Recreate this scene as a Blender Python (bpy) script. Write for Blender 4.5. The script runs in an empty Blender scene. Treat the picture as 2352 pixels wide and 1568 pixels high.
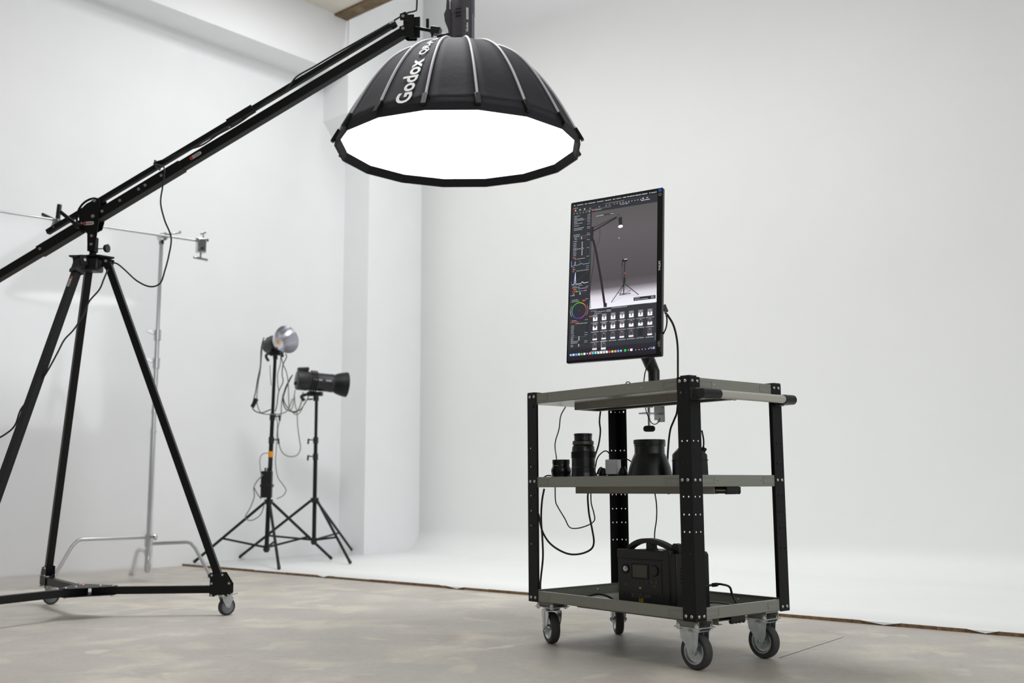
import bpy, bmesh, math, random
from mathutils import Vector, Matrix
random.seed(7)
SC = bpy.context.scene
COL = SC.collection
R = math.radians

# ------------------------------------------------------------------ camera
FPX, PITCH, ROLL, HC = 2371.1, 0.1389, -0.0048, 0.6354
IW, IH = 2352.0, 1568.0
_r0 = Vector((1, 0, 0)); _w = Vector((0, math.cos(PITCH), math.sin(PITCH))); _u0 = _r0.cross(_w)
_r = _r0 * math.cos(ROLL) + _u0 * math.sin(ROLL)
_u = -_r0 * math.sin(ROLL) + _u0 * math.cos(ROLL)
CAMPOS = Vector((0, 0, HC))
cam_d = bpy.data.cameras.new('camera'); cam = bpy.data.objects.new('camera', cam_d); COL.objects.link(cam)
cam_d.sensor_width = 36.0; cam_d.lens = FPX / IW * 36.0
cam.matrix_world = Matrix(((_r.x, _u.x, -_w.x, 0), (_r.y, _u.y, -_w.y, 0), (_r.z, _u.z, -_w.z, HC), (0, 0, 0, 1)))
cam_d.dof.use_dof = True; cam_d.dof.focus_distance = 4.0; cam_d.dof.aperture_fstop = 2.8
cam_d.clip_end = 200
SC.camera = cam

# ------------------------------------------------------------------ world, lamps, exposure
world = bpy.data.worlds.new('world'); SC.world = world; world.use_nodes = True
bg = world.node_tree.nodes['Background']
bg.inputs[0].default_value = (1.0, 1.0, 1.0, 1); bg.inputs[1].default_value = 0.10
E1 = Vector((.756, -.655, 0)).normalized()       # along the front edge of the white floor
E2 = Vector((.655, .756, 0)).normalized()        # along the left wall, going away
W0 = Vector((-2.705, 8.628, 0))                  # where edge and left wall meet
def room(k, s, z=0): return W0 + E1 * k + E2 * s + Vector((0, 0, z))
def area(name, loc, target, sx, sy, power, color=(1, 1, 1)):
    d = bpy.data.lights.new(name, 'AREA'); d.shape = 'RECTANGLE'; d.size = sx; d.size_y = sy
    d.energy = power; d.color = color
    o = bpy.data.objects.new(name, d); COL.objects.link(o); o.location = loc
    o.rotation_euler = (Vector(target) - Vector(loc)).to_track_quat('-Z', 'Y').to_euler()
    return o
# ceiling lamps of the studio, all above the frame
area('overhead_light', room(3.75, -1.05, 4.9), room(3.75, -1.05, 0), .8, .8, 80, (.97, .985, 1))
area('overhead_light', room(3.4, -2.1, 4.9), room(3.4, -2.1, 0), .8, .8, 18, (.97, .985, 1))
area('overhead_light', room(1.8, 0.1, 4.95), room(1.4, 0.1, 0), 1.2, .8, 26, (.97, .985, 1))
# strip light added over the white floor to brighten the upper back wall
area('overhead_light', room(3.0, 1.5, 6.9), room(3.0, 1.6, 0), 3.6, .5, 34, (.98, .99, 1))
# unseen fill light added on the right to brighten the left wall
area('side_fill_light', room(9.6, -2.6, 2.6), room(0, -0.2, 3.0), 5.0, 3.0, 88, (.95, .98, 1))
SC.view_settings.view_transform = 'Standard'; SC.view_settings.look = 'None'
SC.view_settings.exposure = 0.25; SC.view_settings.gamma = 1.0
SC.view_settings.use_curve_mapping = False

# ------------------------------------------------------------------ helpers
def at(x, y, Y):
    """point of the place seen at photo position x, y at distance Y"""
    d = _w + _r * ((x - IW / 2) / FPX) - _u * ((y - IH / 2) / FPX)
    return CAMPOS + d * (Y / d.y)
def ground(x, y, z=0.0):
    d = _w + _r * ((x - IW / 2) / FPX) - _u * ((y - IH / 2) / FPX)
    return CAMPOS + d * ((z - HC) / d.z)
def lin(c): 
    c = c / 255.0
    return c / 12.92 if c <= .04045 else ((c + .055) / 1.055) ** 2.4
def rgb(r, g, b): return (lin(r), lin(g), lin(b), 1)

def mat(name, col, rough=.5, metal=0.0, var=.06, scale=40.0, bump=0.0, bscale=None, coat=0.0, spec=.5):
    m = bpy.data.materials.new(name); m.use_nodes = True
    nt = m.node_tree; N = nt.nodes; L = nt.links
    p = N['Principled BSDF']
    p.inputs['Roughness'].default_value = rough; p.inputs['Metallic'].default_value = metal
    p.inputs['Coat Weight'].default_value = coat; p.inputs['Specular IOR Level'].default_value = spec
    tc = N.new('ShaderNodeTexCoord')
    if var > 0:
        n = N.new('ShaderNodeTexNoise'); n.inputs['Scale'].default_value = scale; n.inputs['Detail'].default_value = 3
        L.new(tc.outputs['Object'], n.inputs['Vector'])
        cr = N.new('ShaderNodeValToRGB')
        cr.color_ramp.elements[0].position = .3; cr.color_ramp.elements[1].position = .7
        cr.color_ramp.elements[0].color = tuple(max(0, c * (1 - var)) for c in col[:3]) + (1,)
        cr.color_ramp.elements[1].color = tuple(min(1, c * (1 + var)) for c in col[:3]) + (1,)
        L.new(n.outputs['Fac'], cr.inputs[0]); L.new(cr.outputs[0], p.inputs['Base Color'])
    else:
        p.inputs['Base Color'].default_value = col
    if bump > 0:
        n2 = N.new('ShaderNodeTexNoise'); n2.inputs['Scale'].default_value = bscale or scale * 4; n2.inputs['Detail'].default_value = 4
        L.new(tc.outputs['Object'], n2.inputs['Vector'])
        b = N.new('ShaderNodeBump'); b.inputs['Strength'].default_value = bump; b.inputs['Distance'].default_value = .01
        L.new(n2.outputs['Fac'], b.inputs['Height']); L.new(b.outputs[0], p.inputs['Normal'])
    return m

def emis(name, col, strength):
    m = bpy.data.materials.new(name); m.use_nodes = True; nt = m.node_tree
    p = nt.nodes['Principled BSDF']; p.inputs['Base Color'].default_value = col
    p.inputs['Emission Color'].default_value = col; p.inputs['Emission Strength'].default_value = strength
    return m

def catmull(pts, n=8):
    pts = [Vector(p) for p in pts]
    if len(pts) < 3: return pts
    P = [pts[0] * 2 - pts[1]] + pts + [pts[-1] * 2 - pts[-2]]
    out = []
    for i in range(1, len(P) - 2):
        p0, p1, p2, p3 = P[i - 1], P[i], P[i + 1], P[i + 2]
        for j in range(n):
            t = j / n
            out.append(.5 * ((2 * p1) + (p2 - p0) * t + (2 * p0 - 5 * p1 + 4 * p2 - p3) * t * t + (3 * p1 - p0 - 3 * p2 + p3) * t ** 3))
    out.append(pts[-1])
    return out

def frame(d, up=None):
    d = Vector(d).normalized()
    up = Vector(up) if up is not None else (Vector((0, 0, 1)) if abs(d.z) < .95 else Vector((0, 1, 0)))
    x = up.cross(d)
    if x.length < 1e-6: x = Vector((1, 0, 0)).cross(d)
    x.normalize(); y = d.cross(x).normalized()
    return x, y, d

class MB:
    def __init__(s): s.v = []; s.f = []
    def add(s, vs, fs):
        b = len(s.v); s.v += [Vector(v) for v in vs]; s.f += [tuple(i + b for i in f) for f in fs]; return s
    def box(s, lo, hi, M=None):
        vs = [Vector((x, y, z)) for z in (lo[2], hi[2]) for y in (lo[1], hi[1]) for x in (lo[0], hi[0])]
        if M is not None: vs = [M @ v for v in vs]
        return s.add(vs, [(0, 2, 3, 1), (4, 5, 7, 6), (0, 1, 5, 4), (2, 6, 7, 3), (0, 4, 6, 2), (1, 3, 7, 5)])
    def bar(s, p0, p1, w, h, up=None, w1=None, h1=None):
        p0 = Vector(p0); p1 = Vector(p1); x, y, d = frame(p1 - p0, up); w1 = w if w1 is None else w1; h1 = h if h1 is None else h1
        vs = []
        for p, a, b in ((p0, w, h), (p1, w1, h1)):
            vs += [p - x * a / 2 - y * b / 2, p + x * a / 2 - y * b / 2, p + x * a / 2 + y * b / 2, p - x * a / 2 + y * b / 2]
        return s.add(vs, [(0, 3, 2, 1), (4, 5, 6, 7), (0, 1, 5, 4), (1, 2, 6, 5), (2, 3, 7, 6), (3, 0, 4, 7)])
    def cyl(s, p0, p1, r0, r1=None, n=16, caps=True):
        p0 = Vector(p0); p1 = Vector(p1); r1 = r0 if r1 is None else r1; x, y, d = frame(p1 - p0); vs = []
        for p, r in ((p0, r0), (p1, r1)):
            for i in range(n):
                a = 2 * math.pi * i / n; vs.append(p + x * (r * math.cos(a)) + y * (r * math.sin(a)))
        fs = [(i, (i + 1) % n, n + (i + 1) % n, n + i) for i in range(n)]
        if caps: fs += [tuple(reversed(range(n))), tuple(range(n, 2 * n))]
        return s.add(vs, fs)
    def tube(s, pts, r, n=8, smooth=True, sub=8, r1=None):
        P = catmull(pts, sub) if smooth else [Vector(p) for p in pts]
        m = len(P); x = None; vs = []
        for i, p in enumerate(P):
            d = (P[min(i + 1, m - 1)] - P[max(i - 1, 0)]).normalized()
            if x is None: x, y, _ = frame(d)
            else:
                x = (x - d * x.dot(d)); x.normalize(); y = d.cross(x)
            rr = r if r1 is None else r + (r1 - r) * i / (m - 1)
            for k in range(n):
                a = 2 * math.pi * k / n; vs.append(p + x * (rr * math.cos(a)) + y * (rr * math.sin(a)))
        fs = [(i * n + k, i * n + (k + 1) % n, (i + 1) * n + (k + 1) % n, (i + 1) * n + k) for i in range(m - 1) for k in range(n)]
        fs += [tuple(reversed(range(n))), tuple(range((m - 1) * n, m * n))]
        return s.add(vs, fs)
    def lathe(s, prof, o=(0, 0, 0), d=(0, 0, 1), n=32, closed=False):
        """prof: (radius, height along d)"""
        o = Vector(o); x, y, d = frame(d); vs = []
        for r, h in prof:
            for i in range(n):
                a = 2 * math.pi * i / n; vs.append(o + d * h + x * (r * math.cos(a)) + y * (r * math.sin(a)))
        m = len(prof)
        fs = [(j * n + i, j * n + (i + 1) % n, (j + 1) * n + (i + 1) % n, (j + 1) * n + i) for j in range(m - 1) for i in range(n)]
        if closed: fs += [((m - 1) * n + i, (m - 1) * n + (i + 1) % n, (i + 1) % n, i) for i in range(n)]
        else:
            if prof[0][0] > 1e-5: fs.append(tuple(reversed(range(n))))
            if prof[-1][0] > 1e-5: fs.append(tuple(range((m - 1) * n, m * n)))
        return s.add(vs, fs)
    def prism(s, poly, h0, h1, M):
        """2D polygon (x, y) extruded from h0 to h1, placed with M"""
        n = len(poly)
        vs = [M @ Vector((p[0], p[1], h0)) for p in poly] + [M @ Vector((p[0], p[1], h1)) for p in poly]
        fs = [tuple(reversed(range(n))), tuple(range(n, 2 * n))] + [(i, (i + 1) % n, n + (i + 1) % n, n + i) for i in range(n)]
        return s.add(vs, fs)
    def plate(s, u0, u1, v0, v1, holes, t, M):
        """thin plate in local (u, v), thickness t along w, pierced by round holes (u, v, r)"""
        rows = sorted(set(round(h[1], 5) for h in holes)); cells = []; cur = v0
        for rv in rows:
            hs = sorted([h for h in holes if abs(h[1] - rv) < 1e-4]); rm = max(h[2] for h in hs) * 1.7
            a, b = max(v0, rv - rm), min(v1, rv + rm)
            if a > cur: cells.append((u0, u1, cur, a, None))
            cu = u0
            for i, h in enumerate(hs):
                nu = u1 if i == len(hs) - 1 else (h[0] + hs[i + 1][0]) / 2
                cells.append((cu, nu, a, b, h)); cu = nu
            cur = b
        if cur < v1: cells.append((u0, u1, cur, v1, None))
        for a, b, c_, d_, h in cells:
            if h is None:
                s.box((a, c_, 0), (b, d_, t), M); continue
            per = []
            for (x0, y0), (x1, y1) in (((a, c_), (b, c_)), ((b, c_), (b, d_)), ((b, d_), (a, d_)), ((a, d_), (a, c_))):
                for k in range(3): per.append((x0 + (x1 - x0) * k / 3, y0 + (y1 - y0) * k / 3))
            hol = []
            for x, y in per:
                an = math.atan2(y - h[1], x - h[0]); hol.append((h[0] + h[2] * math.cos(an), h[1] + h[2] * math.sin(an)))
            n = len(per); vs = []
            for w in (0, t):
                vs += [M @ Vector((x, y, w)) for x, y in per] + [M @ Vector((x, y, w)) for x, y in hol]
            fs = []
            for i in range(n):
                j = (i + 1) % n
                fs += [(i, n + i, n + j, j), (2 * n + i, 2 * n + j, 3 * n + j, 3 * n + i), (n + i, 3 * n + i, 3 * n + j, n + j), (i, j, 2 * n + j, 2 * n + i)]
            s.add(vs, fs)
        return s
    def mesh(s, name, m, smooth=35, inv=None):
        me = bpy.data.meshes.new(name)
        vs = [inv @ v for v in s.v] if inv is not None else s.v
        me.from_pydata([tuple(v) for v in vs], [], s.f)
        bm = bmesh.new(); bm.from_mesh(me); bmesh.ops.recalc_face_normals(bm, faces=bm.faces); bm.to_mesh(me); bm.free()
        if smooth:
            me.polygons.foreach_set('use_smooth', [True] * len(me.polygons)); me.set_sharp_from_angle(angle=R(smooth))
        me.materials.append(m)
        return me

ROOTM = {}
def link(o, parent=None):
    COL.objects.link(o)
    if parent is not None: o.parent = parent
    return o
def thing(name, label, cat, loc=(0, 0, 0), rot=(0, 0, 0), group=None):
    o = bpy.data.objects.new(name, None); link(o); o.location = loc; o.rotation_euler = rot
    o.empty_display_size = .05
    o['label'] = label; o['category'] = cat
    if group: o['group'] = group
    ROOTM[o] = Matrix.Translation(Vector(loc)) @ Matrix.Rotation(rot[2], 4, 'Z') @ Matrix.Rotation(rot[1], 4, 'Y') @ Matrix.Rotation(rot[0], 4, 'X')
    return o
def tag(o, label=None, cat=None, group=None, kind=None):
    if label: o['label'] = label
    if cat: o['category'] = cat
    if group: o['group'] = group
    if kind: o['kind'] = kind
    return o
def part(name, mb, m, parent=None, smooth=35, bevel=0.0, local=True, label=None):
    """local=False: the builder holds world coordinates"""
    inv = None
    if parent is not None and not local:
        q = parent
        while q.parent is not None: q = q.parent
        inv = ROOTM[q].inverted()
    o = bpy.data.objects.new(name, mb.mesh(name, m, smooth, inv)); link(o, parent)
    if bevel > 0:
        b = o.modifiers.new('bevel', 'BEVEL'); b.width = bevel; b.segments = 2; b.limit_method = 'ANGLE'; b.angle_limit = R(40)
    if label: o['label'] = label
    return o
def solo(name, mb, m, label, cat, base, smooth=35, group=None, bevel=0.0):
    """a thing that is one mesh; builder in world coordinates, origin at base"""
    T = Matrix.Translation(Vector(base))
    o = bpy.data.objects.new(name, mb.mesh(name, m, smooth, T.inverted())); link(o); o.location = base
    if bevel > 0:
        b = o.modifiers.new('bevel', 'BEVEL'); b.width = bevel; b.segments = 2; b.limit_method = 'ANGLE'; b.angle_limit = R(40)
    return tag(o, label, cat, group)
def shared(name, me, parent, M):
    o = bpy.data.objects.new(name, me); link(o, parent); o.matrix_local = M
    return o
def text_mb(body, size, align='CENTER', bold=0.0, depth=.0002):
    c = bpy.data.curves.new('text', 'FONT'); c.body = body; c.size = size; c.align_x = align; c.align_y = 'CENTER'
    c.extrude = depth; c.offset = bold; c.resolution_u = 3
    o = bpy.data.objects.new('text', c); COL.objects.link(o)
    dg = bpy.context.evaluated_depsgraph_get(); dg.update()
    me = bpy.data.meshes.new_from_object(o.evaluated_get(dg))
    mb = MB(); mb.add([v.co.copy() for v in me.vertices], [tuple(p.vertices) for p in me.polygons])
    bpy.data.objects.remove(o); bpy.data.curves.remove(c); bpy.data.meshes.remove(me)
    return mb
def xf(mb, M):
    mb.v = [M @ v for v in mb.v]; return mb
def axes(o, x, y, z):
    """matrix with origin o and the given axes"""
    return Matrix(((x[0], y[0], z[0], o[0]), (x[1], y[1], z[1], o[1]), (x[2], y[2], z[2], o[2]), (0, 0, 0, 1)))

# ------------------------------------------------------------------ materials
WALL = mat('white_wall_paint', rgb(241, 242, 243), .7, var=.012, scale=3, bump=.04, bscale=60)
CYC = mat('white_cyclorama_paint', rgb(242, 243, 242), .55, var=.01, scale=2, bump=.02, bscale=40)
CEIL = mat('ceiling_paint', rgb(222, 216, 205), .8, var=.05, scale=4)
TIMBER = mat('brown_timber', rgb(118, 98, 72), .8, var=.35, scale=9)
BOARD = mat('chipboard_edge', rgb(122, 98, 70), .9, var=.4, scale=45, bump=.5)
BLACKM = mat('black_powder_coat', rgb(11, 12, 13), .48, var=.02, scale=90, spec=.3)
BLACKP = mat('black_plastic', rgb(20, 20, 22), .42, var=.05)
BLACKD = mat('black_satin_plastic', rgb(20, 20, 22), .3, var=.05)
RUBBER = mat('black_cable_rubber', rgb(20, 20, 21), .45, var=.03)
GREYCAB = mat('grey_cable_rubber', rgb(112, 116, 106), .5, var=.03)
SHELF = mat('grey_shelf_paint', rgb(138, 139, 130), .30, var=.02, scale=120, bump=.025, bscale=900)
SHELFD = mat('grey_channel_paint', rgb(140, 138, 128), .4, var=.03, scale=90)
ZINC = mat('zinc_plate', rgb(196, 203, 206), .3, metal=.9, var=.12, scale=30)
STEEL = mat('bolt_steel', rgb(205, 205, 203), .28, metal=.9, var=.06)
CHROME = mat('chrome', rgb(190, 191, 193), .18, metal=1.0, var=.02)
ALU = mat('anodised_tube', rgb(190, 189, 180), .38, metal=.35, var=.02)
TYRE = mat('grey_black_tyre', rgb(58, 57, 57), .65, var=.06, scale=70)
TYREG = mat('grey_wheel_plastic', rgb(122, 128, 132), .5, var=.04)
LIGHTGREY = mat('light_grey_plastic', rgb(176, 179, 178), .4, var=.03)
WHITEP = mat('white_plastic', rgb(226, 226, 230), .35, var=.02)
WHITEPRINT = mat('white_print', rgb(238, 240, 238), .5, var=0)
GREYPRINT = mat('dim_grey_print', rgb(66, 66, 66), .5, var=0)
REDPRINT = mat('red_print', rgb(205, 45, 45), .5, var=0)
YELLOWPRINT = mat('yellow_print', rgb(200, 158, 30), .5, var=.02)
ORANGETAPE = mat('orange_tape', rgb(238, 152, 24), .55, var=.05)
PIPING = mat('grey_reflective_piping', rgb(196, 193, 200), .45, var=.05, scale=200)
# ================================================================== the room
def floor_material():
    m = bpy.data.materials.new('screed_floor'); m.use_nodes = True; nt = m.node_tree; N = nt.nodes; L = nt.links
    p = N['Principled BSDF']; tc = N.new('ShaderNodeTexCoord')
    def noise(scale, detail, rough=.55, dist=0.0, off=0.0):
        mp = N.new('ShaderNodeMapping'); mp.inputs['Location'].default_value = (off, off * .7, 0)
        L.new(tc.outputs['Object'], mp.inputs[0])
        n = N.new('ShaderNodeTexNoise'); n.inputs['Scale'].default_value = scale; n.inputs['Detail'].default_value = detail
        n.inputs['Roughness'].default_value = rough; n.inputs['Distortion'].default_value = dist
        L.new(mp.outputs[0], n.inputs['Vector']); return n.outputs['Fac']
    def ramp(src, stops):
        r = N.new('ShaderNodeValToRGB'); e = r.color_ramp.elements
        while len(e) < len(stops): e.new(.5)
        for i, (ps, c) in enumerate(stops): e[i].position = ps; e[i].color = c if len(c) == 4 else (*c, 1)
        L.new(src, r.inputs[0]); return r.outputs[0]
    def mix(f, a, b, bt='MIX'):
        x = N.new('ShaderNodeMix'); x.data_type = 'RGBA'; x.blend_type = bt
        if isinstance(f, float): x.inputs[0].default_value = f
        else: L.new(f, x.inputs[0])
        L.new(a, x.inputs[6]); L.new(b, x.inputs[7]); return x.outputs[2]
    grey = ramp(noise(1.3, 4, .6, .3), [(.3, rgb(172, 165, 157)), (.7, rgb(190, 185, 178))])
    cream = ramp(noise(5, 3), [(.3, rgb(196, 189, 174)), (.7, rgb(210, 203, 188))])
    f1 = ramp(noise(2.6, 3, .5, .5, 3.1), [(.50, (0, 0, 0)), (.66, (.85, .85, .85))])
    f2 = ramp(noise(4.2, 2, .5, .4, 8.4), [(.60, (0, 0, 0)), (.68, (.8, .8, .8))])
    base = mix(f1, grey, cream); base = mix(f2, base, cream)
    dirt = ramp(noise(38, 5, .65, 0, 2), [(.3, (.90, .90, .90)), (.6, (1.02, 1.02, 1.02))])
    spots = ramp(noise(16, 2, .5, .8, 5.2), [(.20, (.62, .60, .57)), (.25, (1, 1, 1))])
    base = mix(1.0, base, dirt, 'MULTIPLY'); base = mix(1.0, base, spots, 'MULTIPLY')
    L.new(base, p.inputs['Base Color'])
    rr = ramp(noise(3, 3), [(.3, (.42, .42, .42)), (.7, (.6, .6, .6))]); L.new(rr, p.inputs['Roughness'])
    b = N.new('ShaderNodeBump'); b.inputs['Strength'].default_value = .08; b.inputs['Distance'].default_value = .01
    L.new(noise(55, 5, .6), b.inputs['Height']); L.new(b.outputs[0], p.inputs['Normal'])
    return m

def struct(name, mb, m, smooth=30, parent=None):
    o = part(name, mb, m, parent, smooth)
    if parent is None: o['kind'] = 'structure'
    return o
TH = .018   # thickness of the chipboard under the white floor
K1 = 10.0
mb = MB(); q = [room(-.1, -9, 0), room(K1, -9, 0), room(K1, .02, 0), room(-.1, .02, 0)]
mb.add(q + [v - Vector((0, 0, .1)) for v in q], [(0, 1, 2, 3), (4, 7, 6, 5), (0, 4, 5, 1), (1, 5, 6, 2), (2, 6, 7, 3), (3, 7, 4, 0)])
fl = struct('floor', mb, floor_material()); fl['label'] = 'beige grey screed floor with pale cream patches'
# thin crack across the screed
mb = MB(); pa, pb = ground(1790, 1510, .0008), ground(1938, 1462, .0008)
n = 10; dd = (pb - pa); sd = dd.cross(Vector((0, 0, 1))).normalized()
for i in range(n):
    a, b_ = pa + dd * (i / n), pa + dd * ((i + 1) / n); j0, j1 = random.uniform(-.004, .004), random.uniform(-.004, .004)
    mb.add([a - sd * .002, b_ - sd * .002, b_ + sd * .002, a + sd * .002], [(0, 1, 2, 3)])
struct('crack', mb, mat('crack_dark', rgb(140, 112, 92), .9, var=.1), 0, fl)

# white floor curving up into the back wall
SB, RC = 2.33, .22
prof = [(0.0, TH), (.5, TH), (1.2, TH), (SB - RC, TH)] + [(SB - RC + RC * math.sin(t), TH + RC - RC * math.cos(t)) for t in [R(90) * i / 14 for i in range(1, 15)]] + [(SB, 2.0), (SB, 4.0), (SB, 7.2)]
ks = [0, 1, 2.5, 4, 5.5, 7, 8.5, K1]
mb = MB(); nk = len(ks)
mb.add([room(k, s, z) for s, z in prof for k in ks], [(i * nk + j, i * nk + j + 1, (i + 1) * nk + j + 1, (i + 1) * nk + j) for i in range(len(prof) - 1) for j in range(nk - 1)])
o = struct('wall_back', mb, CYC, 40); o['label'] = 'white cyclorama floor sweeping up into the back wall'
o.data.polygons.foreach_set('use_smooth', [True] * len(o.data.polygons))
sol = o.modifiers.new('solid', 'SOLIDIFY'); sol.thickness = .016; sol.offset = 1
# the solid must grow away from the room
nrm = o.data.polygons[0].normal
sol.offset = -1 if nrm.z > 0 else 1

# broken chipboard edge along the white floor
mb = MB(); k = 0.0; random.seed(3)
while k < K1:
    w = random.uniform(.25, .8); off = random.uniform(0, .006)
    a, b_ = room(k, -.004 - off, 0), room(min(k + w, K1), -.004 - off * .5, 0)
    q = [a, b_, room(min(k + w, K1), .03, 0), room(k, .03, 0)]
    h = TH - .001 - random.uniform(0, .003)
    mb.add([v + Vector((0, 0, .0)) for v in q] + [v + Vector((0, 0, h)) for v in q], [(0, 3, 2, 1), (4, 5, 6, 7), (0, 1, 5, 4), (1, 2, 6, 5), (2, 3, 7, 6), (3, 0, 4, 7)])
    k += w + random.choice([0, 0, .0, .004])
tr = struct('trim_1', mb, BOARD, 0); tr['label'] = 'raw brown chipboard edge of the white floor'
# white chips of paint hanging over the board edge
for px in (1990, 2215, 905 - 150, 1050):
    g0 = ground(px, 1112 + .62 * FPX / 6.0, 0)
    d = _w + _r * ((px - IW / 2) / FPX); dv = Vector((d.x, d.y)); 
    # intersection of the sight line with the edge
    den = E2.x * d.x + E2.y * d.y; t = (W0.x * E2.x + W0.y * E2.y) / den
    pt = Vector((d.x * t, d.y * t, 0)); kk = (pt - W0).dot(E1)
    mb = MB(); wv = random.uniform(.05, .09)
    q = [room(kk - wv, -.012, TH - .002), room(kk + wv * .2, -.013, .004), room(kk + wv, -.012, TH - .002), room(kk + wv, .02, TH + .0005), room(kk - wv, .02, TH + .0005)]
    mb.add(q + [v - E2 * .002 for v in q], [(0, 1, 2, 3, 4), (9, 8, 7, 6, 5), (0, 5, 6, 1), (1, 6, 7, 2)])
    struct('paint_flake', mb, CYC, 0, tr)

def slab(poly, k0, k1, name, m):
    """(s, z) polygon extruded along the room width"""
    mb = MB(); n = len(poly)
    vs = [room(k0, s, z) for s, z in poly] + [room(k1, s, z) for s, z in poly]
    mb.add(vs, [tuple(range(n)), tuple(reversed(range(n, 2 * n)))] + [(i, (i + 1) % n, n + (i + 1) % n, n + i) for i in range(n)])
    return struct(name, mb, m, 0)
o = slab([(-9, -.1), (SB + .2, -.1), (SB + .2, 7.2), (-9, 7.2)], -.15, 0, 'wall_left', WALL); o['label'] = 'white painted left wall'
PD = .36
o = slab([(1.63, 0), (SB + .1, 0), (SB + .1, 7.1), (1.345, 7.1), (1.345, 4.15), (1.63, 3.78)], -.02, PD, 'trim_2', WALL); o['label'] = 'white wall pier with a splayed head'
o = slab([(-9, 4.53), (1.345, 4.53), (1.345, 7.1), (-9, 7.1)], -.02, PD - .015, 'trim_3', WALL); o['label'] = 'white beam boxed along the top of the left wall'
o = slab([(-9, 5.09), (1.24, 5.09), (1.24, 5.2), (-9, 5.2)], PD - .02, K1, 'ceiling', CEIL); o['label'] = 'pale ceiling'
o = slab([(1.18, 5.07), (1.33, 5.07), (1.33, 5.22), (1.18, 5.22)], PD - .02, K1, 'trim_4', TIMBER); o['label'] = 'brown timber along the ceiling edge'
# ================================================================== the cart
YAW = -.8885
CL = Vector((.0632, 4.336, 0)); CW, CD = .893, .53
CART = Matrix.Translation(CL) @ Matrix.Rotation(YAW, 4, 'Z')
def cw(x, y, z): return CART @ Vector((x, y, z))
ZB, ZT, FLW = .168, 1.018, .0576
cart = thing('equipment_cart', 'grey and black three-shelf equipment cart on rubber casters', 'cart', CL, (0, 0, YAW))
I4 = Matrix.Identity(4)
# legs: pierced L-profiles
holes = []
for z in (.79, .714, .595, .533, .473, .398):
    for u in (.017, .041): holes.append((u, z - ZB, .0036))
holes += [(.015, .962 - ZB, .0025), (.041, .962 - ZB, .0048)]
LM = MB()
LM.plate(0, FLW, 0, ZT - ZB, holes, .002, axes((0, .002, 0), (1, 0, 0), (0, 0, 1), (0, -1, 0)))
LM.plate(0, FLW, 0, ZT - ZB, holes, .002, axes((0, 0, 0), (0, 1, 0), (0, 0, 1), (1, 0, 0)))
leg_me = LM.mesh('leg', BLACKM, 30)
bolt_me = MB().lathe([(.0062, 0), (.0062, .0018), (.0048, .0036), (.0028, .0042), (.0028, .0022), (0, .0022)], n=12).mesh('bolt', STEEL, 40)
cap_me = MB().box((.001, .001, 0), (.042, .042, .0045)).mesh('cap', BLACKP, 30)
corners = ((0, 0, 0), (CW, 0, 90), (CW, CD, 180), (0, CD, 270))
for i, (x, y, a) in enumerate(corners):
    M = Matrix.Translation((x, y, ZB)) @ Matrix.Rotation(R(a), 4, 'Z')
    lg = shared('leg', leg_me, cart, M)
    shared('cap', cap_me, lg, Matrix.Translation((0, 0, ZT - ZB)))
    for z in (1.003, .653, .185):
        for u in (.017, .043):
            shared('bolt', bolt_me, lg, Matrix.Translation((u, 0, z - ZB)) @ Matrix.Rotation(R(90), 4, 'X'))
            shared('bolt', bolt_me, lg, Matrix.Translation((0, u, z - ZB)) @ Matrix.Rotation(R(-90), 4, 'Y'))
# shelves: folded trays with pierced rims
def shelf(z0, z1):
    e = .003; mb = MB()
    mb.box((e, e, z0), (CW - e, CD - e, z0 + .002))
    h = z1 - z0
    for (o, xd, yd, ln) in (((e, e + .002, z0), (1, 0, 0), (0, -1, 0), CW - 2 * e), ((CW - e, CD - e - .002, z0), (-1, 0, 0), (0, 1, 0), CW - 2 * e),
                            ((e + .002, CD - e, z0), (0, -1, 0), (-1, 0, 0), CD - 2 * e), ((CW - e - .002, e, z0), (0, 1, 0), (1, 0, 0), CD - 2 * e)):
        M = axes(o, xd, (0, 0, 1), yd)
        hs = [(ln * .265, h * .52, .0042), (ln * .735, h * .52, .0042)]
        mb.plate(0, ln, 0, h, hs, .002, M)
        mb.box((0, h - .002, -.010), (ln, h, .0), M)                      # lip folded inwards
        for u0 in (FLW, ln - FLW - .066):                                # pressed panels by the legs
            a = (u0, h * .24, .002); b_ = (u0 + .066, h * .80, .002)
            for lo, hi in (((a[0], a[1], .0018), (b_[0], a[1] + .003, .0034)), ((a[0], b_[1] - .003, .0018), (b_[0], b_[1], .0034)),
                           ((a[0] if u0 > .1 else b_[0] - .003, a[1], .0018), (a[0] + .003 if u0 > .1 else b_[0], b_[1], .0034))):
                mb.box(lo, hi, M)
    s = part('shelf', mb, SHELF, cart, 30)
    # stiffening channel below with a dark ribbed end
    c = MB(); zc = z0 - .026
    c.box((.14, .14, zc), (.875, .142, z0)); c.box((.14, .14, zc), (.875, .162, zc + .002)); c.box((.14, .262, zc), (.875, .28, zc + .002)); c.box((.14, .278, zc), (.875, .28, z0))
    c.box((.14, .15, zc + .012), (.875, .27, zc + .014)); c.box((.14, .14, zc), (.142, .28, z0))
    part('channel', c, SHELFD, s, 30)
    k = MB(); k.box((.868, .205, zc + .003), (.880, .283, z0 - .001))
    for i in range(4): k.cyl((.868, .212 + i * .021, zc + .004), (.880, .212 + i * .021, zc + .004), .006, n=10)
    part('channel_end', k, BLACKP, s, 30)
    return s
for z0, z1 in ((.974, 1.016), (.629, .671), (.171, .212)): shelf(z0, z1)
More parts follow.
